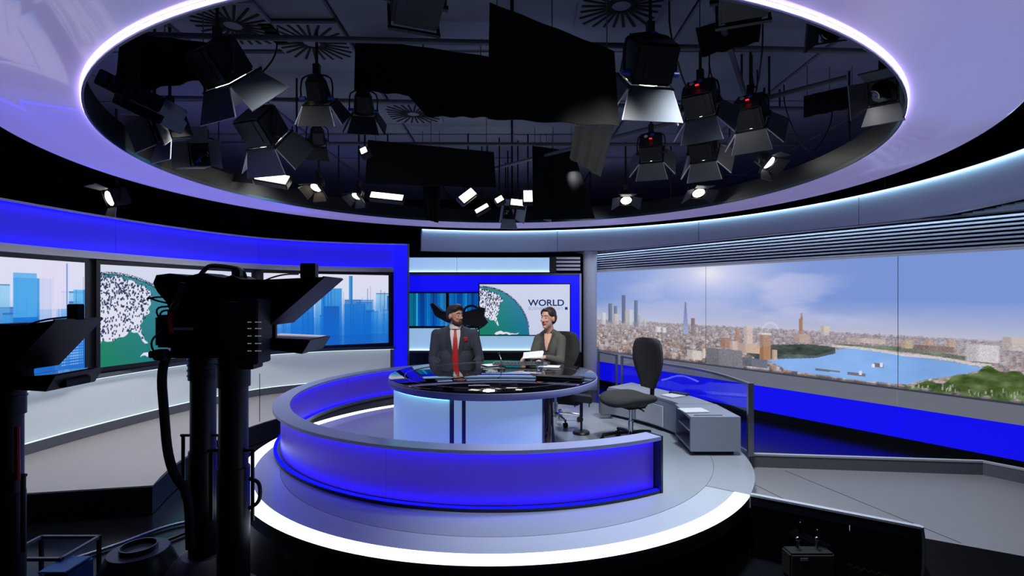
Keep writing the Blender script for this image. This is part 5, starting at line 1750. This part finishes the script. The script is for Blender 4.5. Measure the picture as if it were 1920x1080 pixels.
def person(label, loc, yaw, S_, female):
    """seated figure; local +y is where the body faces, +x is its right-hand side, z = 0 is the deck"""
    t_ = thing('person', label, 'person', loc, None, yaw)
    skin = 'skin_woman' if female else 'skin_man'
    suit = 'suit_grey' if female else 'suit_navy'
    suit_d = 'suit_grey_dark' if female else 'suit_navy_dark'
    hy = S_['head_yaw']
    hc = Vector(S_['head'])
    piv = (hc.x, hc.y, 0)

    def H(x, y, z):               # a point of the head, turned on the neck
        return rz((hc.x + x, hc.y + y, hc.z + z), hy, piv)
    he = (0, 0, hy)
    ws = 0.92 if female else 1.0
    # --- body (skin)
    body = [('e', H(0, -0.004, 0.026), (0.074 * ws, 0.093 * ws, 0.092), he), ('e', H(0, 0.022, -0.04), (0.058 * ws, 0.068 * ws, 0.074), he), ('e', H(0, 0.052, -0.088), (0.030 * ws, 0.030, 0.024), he),
            ('c', H(0, 0.088, 0.012), H(0, 0.104, -0.022), 0.009, 0.0135), ('e', H(0, 0.094, -0.026), (0.017, 0.012, 0.009), he),
            ('e', H(0, 0.070, 0.036), (0.052 * ws, 0.02 if not female else 0.016, 0.013), he), ('e', H(0.03, 0.07, -0.018), (0.022, 0.016, 0.018), he), ('e', H(-0.03, 0.07, -0.018), (0.022, 0.016, 0.018), he),
            ('e', H(0.077 * ws, -0.008, -0.004), (0.011, 0.02, 0.031), he), ('e', H(-0.077 * ws, -0.008, -0.004), (0.011, 0.02, 0.031), he),
            ('c', (hc.x, hc.y - 0.015, hc.z - 0.06), (S_['chest'][0], S_['chest'][1], S_['sh_z'] + 0.02), 0.052 * ws, 0.060 * ws)]
    shr, shl = Vector(S_['sh_r']), Vector(S_['sh_l'])
    elr, ell, wrr, wrl = (Vector(S_[k_]) for k_ in ('el_r', 'el_l', 'wr_r', 'wr_l'))
    ch = Vector(S_['chest'])
    hip = Vector(S_['hip'])
    torso = [('e', ch, S_['chest_r']), ('e', (ch + hip) / 2 + Vector((0, 0.015, -0.01)), S_['waist_r']), ('e', hip, S_['hip_r'])]
    arms = [('c', shr, elr, 0.046, 0.036), ('c', elr, wrr, 0.034, 0.023), ('c', shl, ell, 0.046, 0.036), ('c', ell, wrl, 0.034, 0.023)]
    legs = []
    for sgn in (-1, 1):
        h_ = hip + Vector((sgn * 0.09, 0.02, -0.04))
        kn = Vector((hip.x + sgn * 0.11, hip.y + 0.44, 0.50))
        an = Vector((hip.x + sgn * 0.11, hip.y + 0.42, 0.10))
        legs += [('c', h_, kn, 0.075, 0.055), ('c', kn, an, 0.052, 0.036)]
    body_all = body + [(p_[0], p_[1], tuple(k_ * 0.9 for k_ in p_[2])) for p_ in torso] + [('c', shr, shl, 0.05, 0.05)] + arms + legs
    body_all += hand(wrr, S_['hd_r'], S_['hu_r'], -1, S_.get('cr', 0.6), 0.95 * ws) + hand(wrl, S_['hd_l'], S_['hu_l'], 1, S_.get('cl', 0.6), 0.95 * ws)
    blob('body', body_all, 0.0055, skin, t_, 0.45, 2)
    # --- jacket
    k_ = 1.0
    jk = [('e', ch, tuple(r_ * 1.06 for r_ in S_['chest_r'])), ('e', (ch + hip) / 2 + Vector((0, 0.015, -0.01)), tuple(r_ * 1.08 for r_ in S_['waist_r'])), ('e', hip + Vector((0, 0, 0.03)), tuple(r_ * 1.06 for r_ in S_['hip_r'])),
          ('c', shr + Vector((0, 0, -0.012)), (ch.x, ch.y - 0.01, S_['sh_z'] + 0.02), 0.062 * ws, 0.066 * ws), ('c', shl + Vector((0, 0, -0.012)), (ch.x, ch.y - 0.01, S_['sh_z'] + 0.02), 0.062 * ws, 0.066 * ws), ('c', (ch.x - 0.09, ch.y - 0.02, S_['sh_z'] + 0.005), (hc.x - 0.03, hc.y - 0.04, S_['sh_z'] + 0.05), 0.05 * ws, 0.045 * ws), ('c', (ch.x + 0.09, ch.y - 0.02, S_['sh_z'] + 0.005), (hc.x + 0.03, hc.y - 0.04, S_['sh_z'] + 0.05), 0.05 * ws, 0.045 * ws),
          ('c', shr, elr, 0.066 * ws, 0.054 * ws), ('c', shl, ell, 0.066 * ws, 0.054 * ws),
          ('c', elr, elr.lerp(wrr, 0.92), 0.053 * ws, 0.036 * ws), ('c', ell, ell.lerp(wrl, 0.92), 0.053 * ws, 0.036 * ws)]
    jacket = blob('jacket', jk, 0.010, suit, t_, 0.6, 3)
    tro = []
    for p_ in legs:
        tro.append(('c', p_[1], p_[2], p_[3] + 0.014, p_[4] + 0.014))
    tro.append(('e', hip + Vector((0, 0.02, -0.03)), tuple(r_ * 1.02 for r_ in (S_['hip_r'][0], S_['hip_r'][1], 0.1))))
    blob('trousers', tro, 0.012, suit_d, t_, 0.6, 2)
    for sgn in (-1, 1):
        an = Vector((hip.x + sgn * 0.11, hip.y + 0.42, 0.05))
        MB().ball(an + Vector((0, 0.06, -0.012)), (0.042, 0.125, 0.036), 14).build('shoe', 'black_plastic', t_, local=True)
    # --- head details
    E_ = Matrix.Rotation(hy, 3, 'Z')
    for sgn in (-1, 1):
        ey = MB().ball(H(sgn * 0.029, 0.078 if not female else 0.074, 0.012), (0.0125, 0.009, 0.0075), 10, R=E_).build('eye', 'eye_white', t_, local=True)
        MB().ball(H(sgn * 0.029, 0.0855 if not female else 0.0815, 0.012), (0.0058, 0.003, 0.0058), 8, R=E_).build('iris', 'eye_dark', ey, local=True)
        MB().tube([H(sgn * 0.012, 0.091 * (1 if not female else .95), 0.0365), H(sgn * 0.03, 0.087 * (1 if not female else .95), 0.0405), H(sgn * 0.048, 0.071 * (1 if not female else .95), 0.033)], 0.004 if not female else 0.0022, 6, smooth=1).build('eyebrow', 'hair_dark' if not female else 'hair_brown', t_, local=True)
    MB().tube([H(-0.026, 0.074, -0.052), H(-0.009, 0.0875, -0.0575), H(0.009, 0.0875, -0.0575), H(0.026, 0.074, -0.052)] if female else [H(-0.021, 0.078, -0.058), H(-0.008, 0.088, -0.055), H(0.008, 0.088, -0.055), H(0.021, 0.078, -0.058)], 0.0055, 6, smooth=1).build('mouth', 'lips', t_, local=True)
    if female:
        hr = [('e', H(0, -0.022, 0.048), (0.079, 0.090, 0.086), he), ('e', H(0, -0.05, 0.01), (0.076, 0.07, 0.085), he), ('e', H(0, -0.08, 0.02), (0.05, 0.05, 0.06), he), ('e', H(0.052, 0.008, 0.062), (0.026, 0.05, 0.044), he), ('e', H(-0.052, 0.008, 0.062), (0.026, 0.05, 0.044), he), ('e', H(0, 0.03, 0.098), (0.05, 0.045, 0.024), he)]
        blob('hair', hr, 0.008, 'hair_brown', t_, 0.7, 2)
        neck_v = [(S_['sh_z'] + 0.035, -0.045, 0.045), (S_['sh_z'] - 0.02, -0.036, 0.036), (S_['sh_z'] - 0.08, -0.022, 0.022), (S_['sh_z'] - 0.15, -0.004, 0.004)]
        drape_on('neckline', jacket, [(z, ch.x + a, ch.x + b) for z, a, b in neck_v], skin, t_, 0.003, 0.002)
        for sgn in (-1, 1):
            drape_on('lapel', jacket, [(z, ch.x + sgn * (abs(b) + 0.002), ch.x + sgn * (abs(b) + 0.026)) for z, a, b in neck_v], suit_d, t_, 0.003, 0.005)
        drape_on('front_seam', jacket, [(S_['sh_z'] - 0.15, ch.x - 0.004, ch.x + 0.004), (S_['sh_z'] - 0.30, ch.x - 0.004, ch.x + 0.004), (S_['sh_z'] - 0.42, ch.x - 0.004, ch.x + 0.004)], suit_d, t_, 0.002, 0.003)
    else:
        hr = [('e', H(0, -0.018, 0.058), (0.081, 0.098, 0.082), he), ('e', H(0, -0.05, 0.01), (0.078, 0.068, 0.085), he), ('e', H(0, 0.035, 0.110), (0.06, 0.058, 0.034), he), ('e', H(0.055, 0.02, 0.085), (0.026, 0.06, 0.035), he), ('e', H(-0.055, 0.02, 0.085), (0.026, 0.06, 0.035), he)]
        blob('hair', hr, 0.008, 'hair_dark', t_, 0.7, 2)
        bd_ = [('e', H(0, 0.03, -0.078), (0.058, 0.064, 0.036), he), ('c', H(0.062, 0.01, -0.03), H(0.045, 0.05, -0.075), 0.014, 0.02), ('c', H(-0.062, 0.01, -0.03), H(-0.045, 0.05, -0.075), 0.014, 0.02), ('c', H(-0.022, 0.082, -0.042), H(0.022, 0.082, -0.042), 0.008, 0.008), ('e', H(0, 0.062, -0.09), (0.035, 0.03, 0.024), he)]
        blob('beard', bd_, 0.007, 'beard', t_, 0.8, 2)
        z0 = S_['sh_z']
        vv = [(z0 + 0.05, -0.05, 0.05), (z0 + 0.025, -0.056, 0.056), (z0 + 0.0, -0.060, 0.060), (z0 - 0.05, -0.057, 0.057), (z0 - 0.10, -0.050, 0.050), (z0 - 0.16, -0.041, 0.041), (z0 - 0.22, -0.03, 0.03), (z0 - 0.32, -0.006, 0.006)]
        drape_on('shirt', jacket, [(z, ch.x + a, ch.x + b) for z, a, b in vv], 'shirt', t_, 0.007, 0.003)
        for sgn in (-1, 1):
            drape_on('lapel', jacket, [(z, ch.x + sgn * abs(b), ch.x + sgn * (abs(b) + w__)) for (z, a, b), w__ in zip(vv, (0.014, 0.03, 0.045, 0.055, 0.06, 0.055, 0.045, 0.012))], suit_d, t_, 0.008, 0.006)
        MB().lathe([(0.060, -0.03), (0.072, -0.03), (0.064, 0.022), (0.058, 0.022)], (ch.x, hc.y - 0.014, z0 + 0.06), 24).build('collar', 'shirt', t_, local=True)
        drape_on('tie', jacket, [(z0 + 0.045, ch.x - 0.018, ch.x + 0.018), (z0 + 0.02, ch.x - 0.013, ch.x + 0.013), (z0 - 0.08, ch.x - 0.022, ch.x + 0.022), (z0 - 0.2, ch.x - 0.03, ch.x + 0.03), (z0 - 0.32, ch.x - 0.036, ch.x + 0.036), (z0 - 0.40, ch.x - 0.036, ch.x + 0.036), (z0 - 0.44, ch.x - 0.004, ch.x + 0.004)], 'red', t_, 0.014, 0.006)
        bm = bmesh.new()
        bm.from_mesh(jacket.data)
        bv = BVHTree.FromBMesh(bm)
        bm.free()
        fx_, fz_ = ch.x - 0.115, z0 - 0.09
        hit = bv.ray_cast(Vector((fx_, 0.6, fz_)), Vector((0, -1, 0)))[0]
        fy_ = hit.y if hit else 0.15
        fm = MB()
        for q in range(5):
            a = 2 * PI * q / 5
            fm.ball((fx_ + 0.014 * math.cos(a), fy_ + 0.01, fz_ + 0.014 * math.sin(a)), (0.016, 0.007, 0.016), 8)
        fm.build('poppy', 'red', t_, local=True)
        drape_on('pocket_flap', jacket, [(z0 - 0.20, ch.x - 0.15, ch.x - 0.08), (z0 - 0.215, ch.x - 0.15, ch.x - 0.08)], suit_d, t_, 0.003, 0.004)
    return t_


man = dict(head=(0.0, 0.05, 1.215), head_yaw=-(-0.75), chest=(0, 0.0, 0.90), chest_r=(0.195, 0.125, 0.19), waist_r=(0.185, 0.135, 0.19), hip=(0, -0.02, 0.56), hip_r=(0.19, 0.15, 0.13), sh_z=1.04,
           sh_r=(0.215, -0.01, 1.0), sh_l=(-0.215, -0.01, 1.0), el_r=(0.258, 0.02, 0.70), el_l=(-0.288, 0.03, 0.71), wr_r=(0.17, 0.24, 0.645), wr_l=(-0.17, 0.25, 0.645),
           hd_r=(-0.7, 0.7, -0.1), hu_r=(0, 0, 1), hd_l=(0.7, 0.7, -0.1), hu_l=(0, 0, 1), cr=0.5, cl=0.5)
PX_, PY_ = P(853, 0, 6.0).x, 6.02
person('bearded man in navy suit and red tie seated behind the desk', (PX_, PY_, 0), PI + 0.12, man, False)

wom = dict(head=(0.0, 0.06, 1.20), head_yaw=-0.25, chest=(0, 0.0, 0.86), chest_r=(0.125, 0.105, 0.165), waist_r=(0.115, 0.10, 0.16), hip=(0, -0.03, 0.56), hip_r=(0.165, 0.14, 0.12), sh_z=1.0,
           sh_r=(0.128, 0.0, 0.965), sh_l=(-0.128, 0.0, 0.965), el_r=(0.165, 0.12, 0.745), el_l=(-0.155, 0.10, 0.745), wr_r=(0.165, 0.335, 0.795), wr_l=(-0.05, 0.30, 0.80),
           hd_r=(-0.15, 0.9, -0.2), hu_r=(0.3, 0, 1), hd_l=(0.75, 0.6, -0.05), hu_l=(-0.5, 0.2, 0.9), cr=0.75, cl=0.6)
# the woman faces the lens side, turned a little towards the man
WX, WY = P(1031, 0, 5.72).x, 5.72
yaw_w = PI - 0.42
wp_ = person('woman in dark grey jacket with short brown hair holding papers', (WX, WY, 0), yaw_w, wom, True)
# the script she holds
Rw = Matrix.Rotation(yaw_w, 3, 'Z')
hp = Vector((WX, WY, 0)) + Rw @ Vector((0.05, 0.38, 0.825))
t = thing('held_script', 'white script pages held up in the hands of the woman', 'paper', hp)
R = Rw @ Matrix.Rotation(-0.35, 3, 'X') @ Matrix.Rotation(0.2, 3, 'Z')
for i in range(3):
    MB().box(hp + Vector((0, 0, i * 0.004)), (0.21, 0.15, 0.0015), R=R @ Matrix.Rotation(i * 0.06, 3, 'Z')).build('page', 'paper', t, smooth=0)
